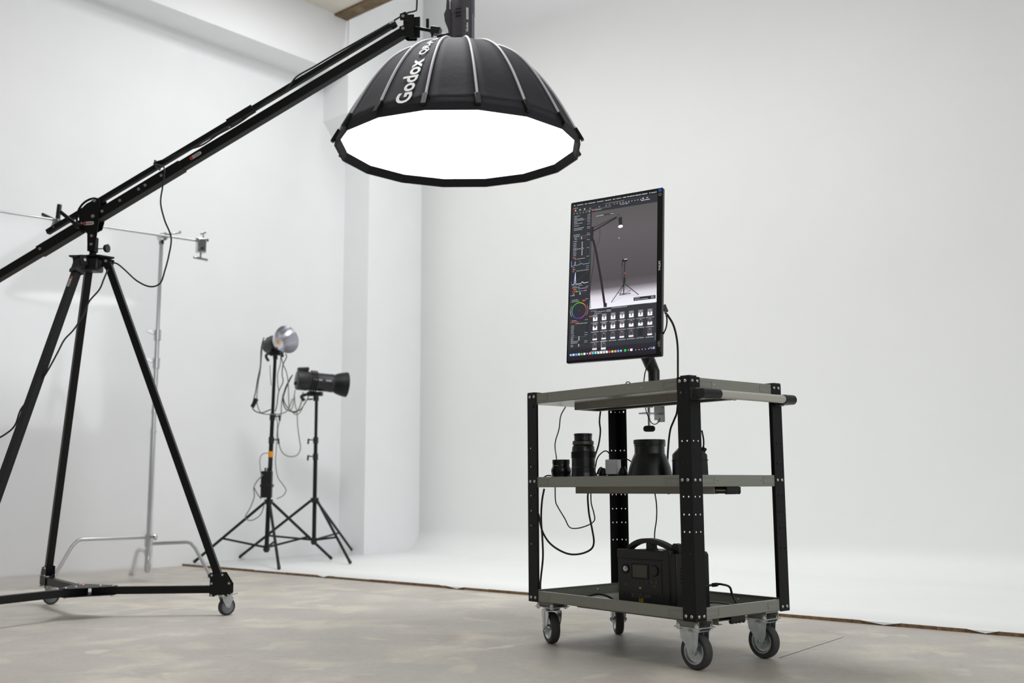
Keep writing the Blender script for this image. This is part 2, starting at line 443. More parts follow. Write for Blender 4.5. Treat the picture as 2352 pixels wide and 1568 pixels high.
# casters
def caster(x, y, yaw, swivel, label=None):
    """wheel standing under x, y, rolling along yaw"""
    r = .0625; off = .03 if swivel else 0.0
    c_, s_ = math.cos(yaw), math.sin(yaw)
    W = axes((x, y, 0), (c_, s_, 0), (-s_, c_, 0), (0, 0, 1))              # local x = rolling direction
    px, py = (x - c_ * -off, y - s_ * -off)
    px = min(max(px, .052), CW - .052); py = min(max(py, .052), CD - .052)
    m = MB(); m.box((px - .05, py - .037, .1475), (px + .05, py - .033, ZB + .003)); m.box((px - .05, py + .033, .1475), (px + .05, py + .037, ZB + .003))
    m.box((px - .05, py - .037, ZB - .001), (px + .05, py + .037, ZB + .003))
    root = part('caster', m, SHELFD, cart, 30)
    pl = MB(); pl.box((px - .056, py - .046, .1435), (px + .056, py + .046, .1475))
    part('mounting_plate', pl, ZINC, root, 30, .001)
    for dx in (-.042, .042):
        for dy in (-.03, .03):
            b = MB(); b.cyl((px + dx, py + dy * 1.25, .136), (px + dx, py + dy * 1.25, .16), .004, n=8)
            b.cyl((px + dx, py + dy * 1.25, .1475), (px + dx, py + dy * 1.25, .155), .0078, n=6); b.cyl((px + dx, py + dy * 1.25, .1385), (px + dx, py + dy * 1.25, .1435), .0078, n=6)
            part('plate_bolt', b, STEEL, root, 30)
    f = MB()
    if swivel: 
        f.lathe([(.034, .1435), (.036, .137), (.03, .13), (0, .13)], (px, py, 0), n=24)
    for sy in (-1, 1):
        # cheek: wide at the crown, narrow at the axle
        if swivel: poly = [(-.040, .134), (.034, .134), (.034, .118), (.014, .055), (.006, .048), (-.008, .05), (-.034, .09), (-.044, .118)]
        else: poly = [(-.052, .1435), (.044, .1435), (.034, .128), (.03, .085), (.012, .050), (0, .044), (-.012, .050), (-.026, .085), (-.046, .105)]
        M = W @ axes((0, sy * .0285, 0), (1, 0, 0), (0, 0, 1), (0, -1, 0))
        f.prism(poly, -.0015, .0015, M)
        f.prism([(-.004, .13), (.012, .13), (.008, .058), (-.004, .058)], -.0030, .0030, M)
    f.box((-.034, -.03, .131), (.034, .03, .134), W)
    f.box((-.012, -.03, .131), (.012, .03, .1435), W)
    part('fork', f, ZINC, root, 30, .0008)
    ax = MB(); a0, a1 = W @ Vector((0, -.036, r)), W @ Vector((0, .036, r)); ax.cyl(a0, a1, .005, n=10); ax.cyl(a0, W @ Vector((0, -.030, r)), .0085, n=6); ax.cyl(W @ Vector((0, .030, r)), a1, .0085, n=6)
    part('axle', ax, STEEL, root, 30)
    d = W.to_3x3() @ Vector((0, 1, 0)); o = W @ Vector((0, 0, r))
    t = MB().lathe([(.044, -.017), (.056, -.0175), (.0605, -.014), (.0625, -.006), (.0625, .006), (.0605, .014), (.056, .0175), (.044, .017)], o, d, 40, closed=True)
    part('tyre', t, TYRE, root, 40)
    h = MB().lathe([(0, -.020), (.012, -.020), (.014, -.012), (.024, -.008), (.036, -.010), (.040, -.0165), (.0455, -.0165), (.0455, .0165), (.040, .0165), (.036, .010), (.024, .008), (.014, .012), (.012, .020), (0, .020)], o, d, 32)
    part('wheel_rim', h, ZINC, root, 40)
yl = -YAW
caster(.848, .052, 0.0, False); caster(.850, .425, 0.0, False)
caster(.060, .070, R(90) + yl + .32, True); caster(.045, .468, R(90) + yl + .04, True)
# push handle on the short side
hz = .955
mb = MB()
hx = CW + .052
for yy, sg in ((.0, 1), (CD, -1)):
    b = MB()
    b.box((CW + .0, yy - .0 if sg > 0 else yy - .05, hz - .021), (CW + .014, yy + .05 if sg > 0 else yy, hz + .021))
    poly = [(0, -.02), (.05, -.021), (.062, -.0205), (.066, 0), (.062, .0205), (.05, .021), (0, .02)]
    y0, y1 = (yy + .003, yy + .042) if sg > 0 else (yy - .042, yy - .003)
    b.prism([(.004, y0), (.03, y0), (.05, y0 + .004), (.05, y1 + (.03 if sg > 0 else 0)), (.03, y1), (.004, y1)], hz - .019, hz + .019, axes((CW, 0, 0), (1, 0, 0), (0, 1, 0), (0, 0, 1)))
    e0, e1 = (yy + .0, yy + .098) if sg > 0 else (yy - .06, yy + .004)
    b.cyl((hx, e0, hz), (hx, e1, hz), .0185, n=20)
    part('handle_bracket', b, BLACKP, cart, 35, .002)
t = MB().cyl((hx, .05, hz), (hx, CD - .02, hz), .0155, n=20)
part('handle', t, ALU, cart, 40)

# ================================================================== monitor
MP = Vector((.428, 4.227, 1.500)); MYAW, MPIT, MRL = -.549, -.096, -.006
MON = thing('monitor', 'large black monitor turned upright showing photo editing software', 'monitor', MP - Vector((0, 0, 0)), (0, 0, 0))
MM = Matrix.Translation(MP) @ Matrix.Rotation(MYAW, 4, 'Z') @ Matrix.Rotation(MPIT, 4, 'X') @ Matrix.Rotation(MRL, 4, 'Y')
MON.rotation_mode = 'QUATERNION'; MON.rotation_quaternion = MM.to_quaternion(); ROOTM[MON] = MM
mw, mh = .432, .714
def rrect(w, h, r, n=5):
    out = []
    for cx, cy, a0 in ((w / 2 - r, h / 2 - r, 0), (-w / 2 + r, h / 2 - r, 90), (-w / 2 + r, -h / 2 + r, 180), (w / 2 - r, -h / 2 + r, 270)):
        for i in range(n): 
            a = R(a0 + 90 * i / (n - 1)); out.append((cx + r * math.cos(a), cy + r * math.sin(a)))
    return out
FM = axes((0, 0, 0), (1, 0, 0), (0, 0, 1), (0, -1, 0))      # x right, y up, z towards the viewer
b = MB().prism(rrect(mw, mh, .006), -.018, 0, FM); part('housing', b, BLACKD, MON, 30, .0015)
b = MB().prism(rrect(mw * .62, mh * .66, .03), -.048, -.018, FM); b.prism(rrect(.10, .10, .008), -.054, -.048, FM); part('back_cover', b, BLACKP, MON, 30, .006)
sl, sr, st, sb = -mw / 2 + .007, mw / 2 - .024, mh / 2 - .008, -mh / 2 + .010
SW, SH = sr - sl, st - sb
# --- what the screen shows
class Scr:
    def __init__(s): s.v = []; s.f = []; s.c = []; s.lay = 0
    def poly(s, pts, cols, z):
        b = len(s.v)
        for (u, v) in pts: s.v.append(FM @ Vector((sl + u * SW, st - v * SH, .0005 + z * .00006)))
        s.f.append(tuple(range(b, b + len(pts)))); s.c += [c for c in cols]
    def rect(s, u0, v0, u1, v1, c, z=1, c2=None):
        c = rgb(*c); c2 = rgb(*c2) if c2 else c
        s.poly([(u0, v1), (u1, v1), (u1, v0), (u0, v0)], [c2, c2, c, c], z)
    def line(s, pts, w, c, z=3):
        c = rgb(*c)
        asp = SW / SH
        for (a, b_), (a2, b2) in zip(pts[:-1], pts[1:]):
            dx, dy = (a2 - a), (b2 - b_) / asp; l = math.hypot(dx, dy) or 1
            nx, ny = -dy / l * w / 2, dx / l * w / 2 * asp
            s.poly([(a - nx, b_ - ny), (a2 - nx, b2 - ny), (a2 + nx, b2 + ny), (a + nx, b_ + ny)], [c] * 4, z)
    def disc(s, u, v, r, c, z=3, n=12):
        c = rgb(*c); asp = SW / SH
        s.poly([(u + r * math.cos(2 * math.pi * i / n), v - r * asp * math.sin(2 * math.pi * i / n)) for i in range(n)], [c] * n, z)
    def words(s, u, v, w, c=(150, 150, 155), h=.0035, z=3):
        x = u
        while x < u + w - .004:
            l = min(random.uniform(.008, .022), u + w - x); s.rect(x, v, x + l, v + h, c, z); x += l + .004
random.seed(11)
S = Scr()
PAN = (49, 50, 54)
S.rect(0, 0, 1, 1, PAN, 0)
S.rect(0, 0, 1, .022, (33, 34, 37), 1); S.rect(0, .93, 1, 1, (44, 42, 50), 1, (36, 28, 36))
S.disc(.03, .012, .006, (230, 230, 230)); 
u = .06
for l in (.075, .03, .085, .08, .07, .03, .055, .045, .025, .03, .055, .05): S.words(u, .010, l, (205, 205, 210), .004); u += l + .018 if l > .04 else l + .014
for i in range(9): S.rect(.62 + i * .036, .009, .62 + i * .036 + .012, .014, (200, 200, 205), 3)
S.words(.93, .010, .06, (205, 205, 210), .004)
for i, c in enumerate(((235, 80, 60), (235, 150, 60), (80, 190, 90))): S.disc(.022 + i * .02, .030, .006, c)
S.words(.40, .030, .22, (130, 130, 135), .0035)
for i in range(3): S.rect(.035 + i * .055, .040, .05 + i * .055, .048, (190, 190, 195), 3); S.words(.025 + i * .055, .052, .035, (120, 120, 125), .003)
for u in (.21, .32, .40, .44): S.rect(u, .042, u + .02, .049, (120, 120, 125), 3); 
S.words(.18, .055, .12, (130, 130, 135)); S.words(.30, .055, .17, (120, 120, 125))
for i in range(10): S.rect(.50 + i * .034, .040, .512 + i * .034, .045, (235, 110, 70) if i == 0 else (165, 165, 170), 3)
for i, c in enumerate(((220, 60, 60), (120, 200, 90), (80, 90, 220), (190, 190, 190))): S.disc(.585 + i * .022, .056, .005, c)
S.words(.57, .049, .11, (150, 150, 155)); S.rect(.83, .035, .845, .042, (220, 220, 225), 3); S.rect(.875, .034, .895, .042, (150, 150, 155), 3); S.words(.815, .048, .10, (215, 215, 220), .004)
S.disc(.255, .062, .007, (240, 110, 60)); S.words(.275, .061, .08, (170, 170, 175))
# photograph on the screen
PX0, PX1, PY0, PY1 = .242, 1.0, .075, .692
def ph(x, y): return (PX0 + x * (PX1 - PX0), PY0 + y * (PY1 - PY0))
bands = [(0, (88, 85, 87)), (.25, (93, 89, 92)), (.5, (86, 82, 85)), (.72, (80, 76, 79)), (.80, (98, 94, 97)), (.845, (165, 160, 168)), (.88, (208, 205, 214)), (.94, (226, 223, 232)), (1, (233, 231, 239))]
for (y0, c0), (y1, c1) in zip(bands[:-1], bands[1:]):
    q0, q1 = ph(0, y0), ph(1, y1); S.rect(q0[0], q0[1], q1[0], q1[1], c0, 1, c1)
DK = (44, 43, 45)
def pl(pts, w, c=DK, z=3): S.line([ph(*p) for p in pts], w, c, z)
pl([(.0, .205), (.39, .095)], .016); pl([(.02, .165), (.39, .085)], .008); pl([(.015, .15), (.01, .26), (.02, .30)], .03)
pl([(.03, .29), (.08, .42), (.17, .72), (.235, .985)], .026); S.rect(*ph(.215, .955), *ph(.265, .995), DK, 4)
pl([(.13, .18), (.135, .26), (.12, .32), (.075, .37)], .004); pl([(.05, .40), (.045, .55), (.015, .68), (.0, .85), (.015, .99)], .006)
pl([(.385, .10), (.39, .07), (.415, .06), (.435, .075), (.44, .10)], .004)
S.poly([ph(.415, .10), ph(.47, .095), ph(.475, .175), ph(.425, .175)][::-1], [rgb(*DK)] * 4, 4)
S.poly([(ph(.45, .193)[0] + .028 * math.cos(t), ph(.45, .193)[1] + .0095 * math.sin(t)) for t in [-2 * math.pi * i / 16 for i in range(16)]], [rgb(255, 255, 255)] * 16, 5)
S.disc(*ph(.43, .31), .005, (235, 235, 238), 4)
# the small stand on the screen
pl([(.525, .555), (.515, .885)], .011); S.rect(*ph(.485, .535), *ph(.56, .560), (35, 34, 36), 5); S.rect(*ph(.515, .532), *ph(.56, .540), (205, 203, 210), 6)
pl([(.49, .55), (.475, .60), (.49, .66), (.48, .74), (.51, .79)], .004); pl([(.495, .56), (.485, .585), (.505, .61)], .006); S.rect(*ph(.52, .672), *ph(.535, .682), (220, 110, 50), 6)
S.rect(*ph(.505, .72), *ph(.54, .775), DK, 5)
pl([(.52, .78), (.33, .955)], .008); pl([(.525, .78), (.74, .91)], .008); pl([(.515, .785), (.46, .885)], .006); pl([(.43, .865), (.515, .885), (.62, .855)], .005)
pl([(.45, .89), (.62, .885)], .012, (110, 107, 112), 2); pl([(.35, .955), (.52, .90), (.72, .91)], .004, (190, 187, 194), 2)
S.rect(*ph(.665, .93), *ph(.985, .965), (40, 41, 44), 5); S.words(*ph(.68, .937), .06, (190, 190, 195), .003, 7); S.words(*ph(.68, .952), .15, (190, 190, 195), .003, 7); S.words(*ph(.92, .938), .04, (200, 200, 205), .003, 7); S.words(*ph(.92, .952), .04, (200, 200, 205), .003, 7)
S.rect(*ph(.05, .035), *ph(.36, .055), (66, 64, 67), 4); S.words(*ph(.065, .043), .09, (200, 200, 205), .004, 6); S.words(*ph(.29, .043), .045, (200, 200, 205), .003, 6)
# tool column
v = .072
def heads(v, w): S.words(.03, v, w, (175, 175, 180), .0035); S.words(.19, v, .035, (160, 160, 165), .003)
for i, c in enumerate(((120,) * 3, (150,) * 3, (120,) * 3, (130,) * 3, (235, 95, 60), (190,) * 3)): S.rect(.02 + i * .037, .063, .034 + i * .037, .069, c, 3)
for v, w in ((.082, .07), (.092, .03), (.101, .11), (.111, .12), (.121, .04), (.131, .10), (.145, .06), (.162, .12), (.172, .10), (.204, .08), (.214, .07)):
    heads(v, w)
S.rect(.07, .106, .235, .116, (62, 64, 68), 2); S.rect(.07, .213, .235, .220, (66, 76, 78), 2)
for v in (.224, .233): S.words(.04, v, .03, (170, 170, 175)); S.rect(.08, v + .001, .20, v + .0025, (90, 80, 120), 3); S.rect(.12, v - .001, .13, v + .004, (225, 225, 228), 4)
S.rect(.08, .234, .12, .2355, (60, 130, 70), 4); S.rect(.15, .234, .20, .2355, (170, 60, 90), 4)
heads(.246, .05)
for v0, n in ((.258, 4), (.306, 4)):
    for i in range(n):
        v = v0 + i * .0105; S.words(.03, v, .035, (170, 170, 175)); S.rect(.07, v + .001, .20, v + .002, (68, 69, 73), 3); S.rect(.13, v - .001, .14, v + .004, (225, 225, 228), 4); S.rect(.228, v, .233, v + .003, (150, 150, 155), 3)
heads(.297, .13); heads(.352, .03)
S.rect(.055, .360, .07, .366, (235, 95, 60), 4); S.words(.08, .361, .09, (170, 170, 175))
S.line([(.01, .372), (.01, .408), (.03, .405), (.045, .403), (.055, .378), (.06, .403), (.10, .402), (.135, .394), (.15, .401), (.225, .400)], .004, (160, 170, 225), 3)
S.line([(.056, .405), (.06, .378)], .003, (235, 140, 110), 5); S.line([(.112, .372), (.112, .405)], .002, (90, 180, 130), 4); S.line([(.225, .372), (.225, .402)], .002, (90, 180, 130), 4)
heads(.414, .02); heads(.427, .03); S.rect(.03, .437, .045, .443, (235, 80, 60), 4); S.words(.07, .438, .15, (160, 160, 165))
S.rect(.015, .448, .225, .528, (43, 44, 48), 2)
S.line([(.02, .525), (.05, .524), (.062, .448), (.070, .524), (.13, .522), (.15, .512), (.165, .522), (.22, .519)], .006, (205, 210, 235), 4)
S.line([(.058, .50), (.064, .452)], .003, (120, 140, 235), 5); S.line([(.03, .527), (.22, .447)], .0018, (90, 92, 95), 3); S.line([(.02, .505), (.022, .527)], .004, (90, 100, 235), 5)
S.words(.04, .533, .04, (170, 170, 175)); S.words(.10, .531, .05, (170, 170, 175)); heads(.543, .09); S.rect(.045, .554, .08, .560, (235, 95, 60), 3); S.words(.10, .552, .11, (165, 165, 170))
for i, c in enumerate(((225, 60, 60), (235, 130, 60), (225, 205, 70), (100, 200, 90), (90, 200, 215), (80, 120, 230), (160, 90, 220), (225, 100, 205), (240, 160, 150))): S.disc(.042 + i * .019, .570, .006, c)
for v in (.580, .588): S.words(.04, v, .02, (170, 170, 175)); S.rect(.07, v + .001, .20, v + .002, (72, 73, 77), 3); S.disc(.125, v + .001, .006, (215, 215, 218), 4)
S.words(.01, .592, .05, (170, 170, 175)); heads(.622, .08); S.words(.02, .632, .10, (165, 165, 170)); S.rect(.155, .629, .19, .635, (235, 95, 60), 3)
import colorsys
cu, cv, cr = .118, .692, .082
for i in range(48):
    a0, a1 = 2 * math.pi * i / 48, 2 * math.pi * (i + 1) / 48; asp = SW / SH
    h_ = (i / 48.0); c = tuple(int(255 * t) for t in colorsys.hsv_to_rgb(h_, .68, .82)); c = rgb(*c)
    S.poly([(cu + r_ * math.cos(a), cv - r_ * asp * math.sin(a)) for r_, a in ((cr, a0), (cr + .006, a0), (cr + .006, a1), (cr, a1))], [c] * 4, 4)
def arc(a0, a1, r, w, c):
    S.line([(cu + r * math.cos(R(a)), cv - r * SW / SH * math.sin(R(a))) for a in range(a0, a1 + 1, 8)], w, c, 3)
arc(145, 215, .105, .004, (205, 130, 130)); arc(-35, 35, .105, .004, (150, 150, 152)); arc(180, 215, .105, .004, (215, 215, 216)); S.disc(cu, cv, .006, (75, 85, 82), 4)
heads(.752, .06); S.words(.02, .762, .10, (225, 90, 60)); S.words(.08, .772, .14, (190, 190, 195), .003)
for i in range(5):
    v = .783 + i * .0095; S.words(.03, v, .035, (170, 170, 175)); S.rect(.085, v + .001, .205, v + .002, (62, 63, 67), 3); S.rect(.21, v - .002, .225, v + .005, (40, 41, 44), 3)
for v, w in ((.832, .04), (.845, .04), (.882, .09), (.891, .08)): heads(v, w)
for v in (.856, .865, .874, .903, .912): S.words(.03, v, .03, (170, 170, 175)); S.rect(.07, v + .001, .20, v + .002, (78, 80, 86), 3); S.disc(.125, v + .001, .006, (215, 215, 218), 4)
S.rect(.07, .8535, .215, .8595, (66, 68, 74), 2)
# browser
S.rect(.242, .692, 1, .93, (52, 54, 60), 1); S.words(.50, .697, .18, (185, 185, 190)); S.words(.90, .692, .09, (150, 150, 155), .0025)
S.words(.26, .703, .07, (150, 150, 155)); S.words(.30, .711, .13, (170, 170, 175)); S.words(.30, .721, .08, (170, 170, 175)); S.words(.44, .706, .05, (190, 190, 195)); S.words(.44, .714, .05, (190, 190, 195))
for i, c in enumerate(((240, 120, 60), (200, 160, 120), (110, 150, 170))): S.disc(.252 + i * .022, .737, .007, c)
for row in range(4):
    for colu in range(7 if row < 3 else 2):
        u0 = .285 + colu * .103; v0 = (.728, .776, .838, .899)[row]; th_ = (.040, .048, .048, .046)[row]; tw = .052
        if row == 2 and colu == 5: S.rect(u0, v0, u0 + tw, v0 + th_, (40, 43, 46), 3)
        else:
            fl_ = .45 if row == 0 else (.62 if row == 1 else .80)
            if row == 1 and colu < 4: fl_ = .55
            g0 = 140 if row == 0 else (128 if row == 1 and colu < 4 else 92)
            S.rect(u0, v0, u0 + tw, v0 + th_ * fl_, (g0 - 14, g0 - 18, g0 - 15), 3, (g0 - 4, g0 - 8, g0 - 5)); S.rect(u0, v0 + th_ * fl_, u0 + tw, v0 + th_, (232, 230, 236), 3, (240, 239, 244))
            S.rect(u0 + .022, v0 + th_ * .25, u0 + .031, v0 + th_ * .78, (50, 46, 50) if colu % 3 else (86, 52, 56), 4)
            S.disc(u0 + .027, v0 + th_ * .24, .004, (215, 215, 220), 5, 8)
            if row == 1 and colu < 2 or row == 2 and colu < 2: S.rect(u0 + .019, v0 + th_ * .35, u0 + .036, v0 + th_ * .7, (66, 42, 48), 4)
        S.words(u0 - .018, v0 + th_ + .010, .088, (190, 190, 195), .0032); 
        for k in range(5): S.rect(u0 + .002 + k * .010, v0 + th_ + .004, u0 + .006 + k * .010, v0 + th_ + .006, (130, 132, 138), 3)
S.rect(.385, .895, .44, .950 - .002, (205, 212, 206), 2)
S.rect(.985, .875, .992, .918, (110, 118, 122), 2)
dock = [(70, 160, 235), (205, 205, 210), (90, 160, 235), (225, 215, 215), (90, 190, 100), (235, 225, 220), (40, 50, 140), (240, 150, 110), (90, 170, 235), (90, 205, 110), (240, 235, 235), (240, 240, 240), (240, 235, 215), (235, 235, 240), (235, 70, 90), (110, 205, 110), (240, 150, 60), (80, 160, 230), (120, 130, 130)]
for i, c in enumerate(dock):
    u0 = .022 + i * .0322; S.rect(u0, .958, u0 + .024, .971, c, 4, tuple(min(255, int(t * 1.05) + 8) for t in c))
    if i % 3 == 0: S.rect(u0 + .007, .961, u0 + .017, .967, (250, 250, 250) if sum(c) < 560 else (150, 140, 140), 5)
S.disc(.660, .9645, .014, (40, 200, 90), 4); S.rect(.69, .960, .70, .969, (220, 130, 180), 4); S.rect(.715, .957, .742, .971, (235, 238, 240), 4)
for i in range(6): S.rect(.775 + i * .035, .9645, .783 + i * .035, .969, (220, 220, 224), 4)
S.rect(.925, .957, .955, .966, (60, 110, 170), 3); S.rect(.965, .957, .985, .970, (170, 175, 180), 3)
me = bpy.data.meshes.new('screen'); me.from_pydata([tuple(v) for v in S.v], [], S.f)
ca = me.color_attributes.new('screen_colour', 'FLOAT_COLOR', 'POINT')
for i, c in enumerate(S.c): ca.data[i].color = c
sm = bpy.data.materials.new('lit_screen'); sm.use_nodes = True; nt = sm.node_tree; pb = nt.nodes['Principled BSDF']
an = nt.nodes.new('ShaderNodeAttribute'); an.attribute_name = 'screen_colour'
pb.inputs['Base Color'].default_value = (.004, .004, .004, 1); pb.inputs['Roughness'].default_value = .35; pb.inputs['Specular IOR Level'].default_value = .25
nt.links.new(an.outputs['Color'], pb.inputs['Emission Color']); pb.inputs['Emission Strength'].default_value = .95
me.materials.append(sm); scr = bpy.data.objects.new('screen', me); link(scr, MON); scr['label'] = 'lit screen with a dark photo editing layout'
TX = lambda x, y, z=.0006, up=False: FM @ Matrix.Translation((x, y, z)) @ (Matrix.Rotation(R(90), 4, 'Z') if up else I4)
part('maker_name', xf(text_mb('PHILIPS', .0125, bold=.0002), TX(mw / 2 - .012, .020, up=True)), WHITEPRINT, MON, 0)
part('corner_word', xf(text_mb('sét.', .020), TX(mw / 2 - .013, -mh / 2 + .052, up=True)), LIGHTGREY, MON, 0)
b = MB().box((mw / 2 - .020, mh / 2 - .018, .0002), (mw / 2 - .006, mh / 2 - .004, .0008), FM); part('sticker', b, mat('blue_sticker', rgb(45, 105, 200), .5, var=.05), MON, 0)
b = MB().lathe([(.0045, .0), (.0065, .0), (.0065, .0006), (.0045, .0006)], n=20, closed=True); part('ring_mark', xf(b, FM @ Matrix.Translation((mw / 2 - .013, mh / 2 - .030, .0002))), LIGHTGREY, MON, 0)
b = MB().prism(rrect(.008, .075, .002), .0002, .0006, FM @ Matrix.Translation((mw / 2 - .0035, -mh / 2 + .055, 0))); part('print_strip', b, GREYPRINT, MON, 0)
# screen cables' plug at the back edge
b = MB().bar(at(1524, 700, 4.14), at(1531, 717, 4.14), .014, .016); part('plug_cover', b, BLACKP, MON, 35, .002, local=False)

# ================================================================== monitor arm
PX_, PY_ = .254, .505
base = cw(PX_, PY_, 1.018)
ARM = thing('monitor_mount', 'black desk-clamp monitor arm on the back edge of the cart top', 'monitor mount', base)
b = MB().lathe([(.036, -.0), (.036, .008), (.029, .016), (.0245, .03), (.0245, .085), (.022, .09), (0, .09)], cw(PX_, PY_, .979), n=24); part('base', b, BLACKP, ARM, 40, local=False)
p0 = cw(PX_, PY_, 1.04); p1 = cw(PX_, PY_, 1.125); back = MM @ Vector((-.01, .072, -.06))
b = MB().tube([p0, p1 - Vector((0, 0, .0)), p1 + Vector((-.012, -.004, .024)), p1.lerp(back, .45), back], .024, 16, smooth=False, r1=.031); part('arm', b, BLACKD, ARM, 50, local=False)
b = MB().bar(back, MM @ Vector((0, .054, -.0)), .05, .05); b.bar(MM @ Vector((-.0, .06, 0)), MM @ Vector((0, .053, 0)), .10, .10); part('head', b, BLACKP, ARM, 35, .003, local=False)
cx = PX_ + .0
b = MB()
def cbox(b, lo, hi): return b.box(lo, hi, CART)
cbox(b, (cx - .03, CD + .002, .915), (cx + .03, CD + .006, 1.03)); cbox(b, (cx - .03, CD - .052, 1.017), (cx + .03, CD + .006, 1.021))
cbox(b, (cx - .01, CD - .0, .905), (cx + .03, CD + .006, .975)); cbox(b, (cx - .034, CD - .09, .938), (cx + .012, CD + .004, .944)); part('clamp_bracket', b, ZINC, ARM, 35, .001, local=False)
b = MB().cyl(cw(cx - .012, CD - .05, .875), cw(cx - .012, CD - .05, .972), .0055, n=12); b.cyl(cw(cx - .012, CD - .05, .966), cw(cx - .012, CD - .05, .973), .018, n=20); part('clamp_screw', b, STEEL, ARM, 40, local=False)
b = MB().prism(rrect(.05, .026, .0115), -.010, .010, CART @ axes((cx - .012, CD - .05, .876), (math.cos(.8885), math.sin(.8885), 0), (0, 0, 1), (math.sin(.8885), -math.cos(.8885), 0))); part('clamp_knob', b, BLACKP, ARM, 35, .002, local=False)
# ================================================================== things on the middle shelf
SF = .6312
def on(x, y, z=SF): return cw(x, y, z)
# short lens
o = on(.074, .12); t = thing('camera_lens', 'short black camera lens standing cap-up beside the taller lens', 'lens', o, group='lenses on the middle shelf')
part('barrel', MB().lathe([(.040, 0), (.0425, .003), (.0425, .042), (.0405, .045), (.0405, .056), (.042, .060), (.042, .070), (.0365, .083), (.0355, .085), (.0355, .094), (0, .094)], n=40), BLACKD, t, 30)
part('focus_ring', MB().lathe([(.0425, .022), (.0432, .023), (.0432, .040), (.0425, .041)], n=60, closed=True), BLACKM, t, 20)
part('rear_cap', MB().lathe([(.0365, .094), (.0365, .111), (.035, .112), (0, .112)], n=32), BLACKP, t, 30)
d = MB()
for k in range(3):
    a = R(-115 - k * 9); n = Vector((math.cos(a), math.sin(a), 0)); d.box((-.003, -.0012, 0), (.003, .0012, .0004), axes(n * .0366 + Vector((0, 0, .087)), (-math.sin(a), math.cos(a), 0), (0, 0, 1), n))
part('scale_marks', d, LIGHTGREY, t, 0)
# tall lens
o = on(.206, .125); t = thing('camera_lens', 'tall black zoom lens standing on its hood on the middle shelf', 'lens', o, group='lenses on the middle shelf')
part('hood', MB().lathe([(.054, 0), (.054, .004), (.0525, .030), (.0505, .052), (.050, .056), (0, .056)], n=40), BLACKD, t, 30)
part('barrel', MB().lathe([(.0495, .056), (.0495, .078), (.048, .080), (.048, .112), (.049, .113), (.049, .114), (.0485, .116), (.0485, .141), (.047, .143), (.0455, .160), (.0425, .166), (0, .166)], n=40), BLACKD, t, 30)
g = MB()
for i in range(44):
    a = 2 * math.pi * i / 44; n = Vector((math.cos(a), math.sin(a), 0)); g.box((-.0022, -.0125, -.001), (.0022, .0125, .0011), axes(n * .0485 + Vector((0, 0, .1285)), (-math.sin(a), math.cos(a), 0), (0, 0, 1), n))
part('zoom_grip', g, BLACKM, t, 0)
part('scale_marks', MB().box((-.009, -.0015, 0), (.009, .0015, .0004), axes(Vector((-.043, -.0235, .109)), (.48, -.88, 0), (0, 0, 1), (-.88, -.48, 0))), GREYPRINT, t, 0)
part('adapter_tube', MB().lathe([(.040, .166), (.041, .168), (.0425, .170), (.0425, .184), (.0405, .186), (.0365, .187), (.0365, .205), (.038, .207), (.038, .214), (.036, .2155), (0, .2155)], n=40), BLACKD, t, 30)
g = MB()
for i in range(40):
    a = 2 * math.pi * i / 40; n = Vector((math.cos(a), math.sin(a), 0)); g.box((-.0017, -.0058, -.001), (.0017, .0058, .0011), axes(n * .0425 + Vector((0, 0, .177)), (-math.sin(a), math.cos(a), 0), (0, 0, 1), n))
part('knurled_ring', g, mat('worn_brass_grey', rgb(120, 113, 96), .4, metal=.5, var=.1), t, 0)
# power strip with the charger
a_ = .10
PSM = CART @ Matrix.Translation((.262, .218, SF)) @ Matrix.Rotation(a_, 4, 'Z')
t = thing('power_strip', 'black power strip lying between the lenses and the bell reflector', 'power strip', PSM.translation, (0, 0, YAW + a_))
b = MB().box((-.122, -.028, 0), (.122, .028, .044)); part('body', b, BLACKP, t, 30, .006)
for k in range(4): part('socket', MB().lathe([(.019, .0442), (.019, .0455), (.016, .0455), (.0155, .0445), (0, .0445)], (-.092 + k * .053, 0, 0), n=20), BLACKM, t, 30)
part('switch', MB().box((.100, -.009, .044), (.116, .009, .049)), mat('dark_red_switch', rgb(70, 20, 20), .4, var=0), t, 30, .001)
q = PSM @ Vector((.020, 0, .0488))
t = thing('usb_charger', 'pale grey cube charger plugged into the power strip', 'charger', q, (0, 0, YAW + .35))
part('case', MB().prism(rrect(.052, .052, .009), 0, .060, I4), mat('pale_grey_plastic', rgb(250, 250, 252), .4, var=.02), t, 40, .002)
part('base_rim', MB().prism(rrect(.046, .046, .008), -.003, .0005, I4), BLACKP, t, 40)
q = PSM @ Vector((-.036, 0, .0455))
t = thing('plug', 'black angled mains plug standing in the power strip next to the tall lens', 'plug', q, (0, 0, YAW), 'plugs in the power strip')
part('body', MB().lathe([(.017, 0), (.018, .010), (.012, .026), (.008, .030), (0, .030)], n=16), BLACKP, t, 40)
part('strain_relief', MB().tube([(0, 0, .018), (-.014, .004, .030), (-.030, .008, .022), (-.040, .01, .006)], .0055, 10), RUBBER, t, 40)
q = PSM @ Vector((.072, 0, .0455))
t = thing('plug', 'black mains plug in the power strip just left of the bell reflector', 'plug', q, (0, 0, YAW), 'plugs in the power strip')
part('body', MB().lathe([(.018, 0), (.019, .010), (.014, .022), (.008, .034), (0, .034)], n=16), BLACKP, t, 40)
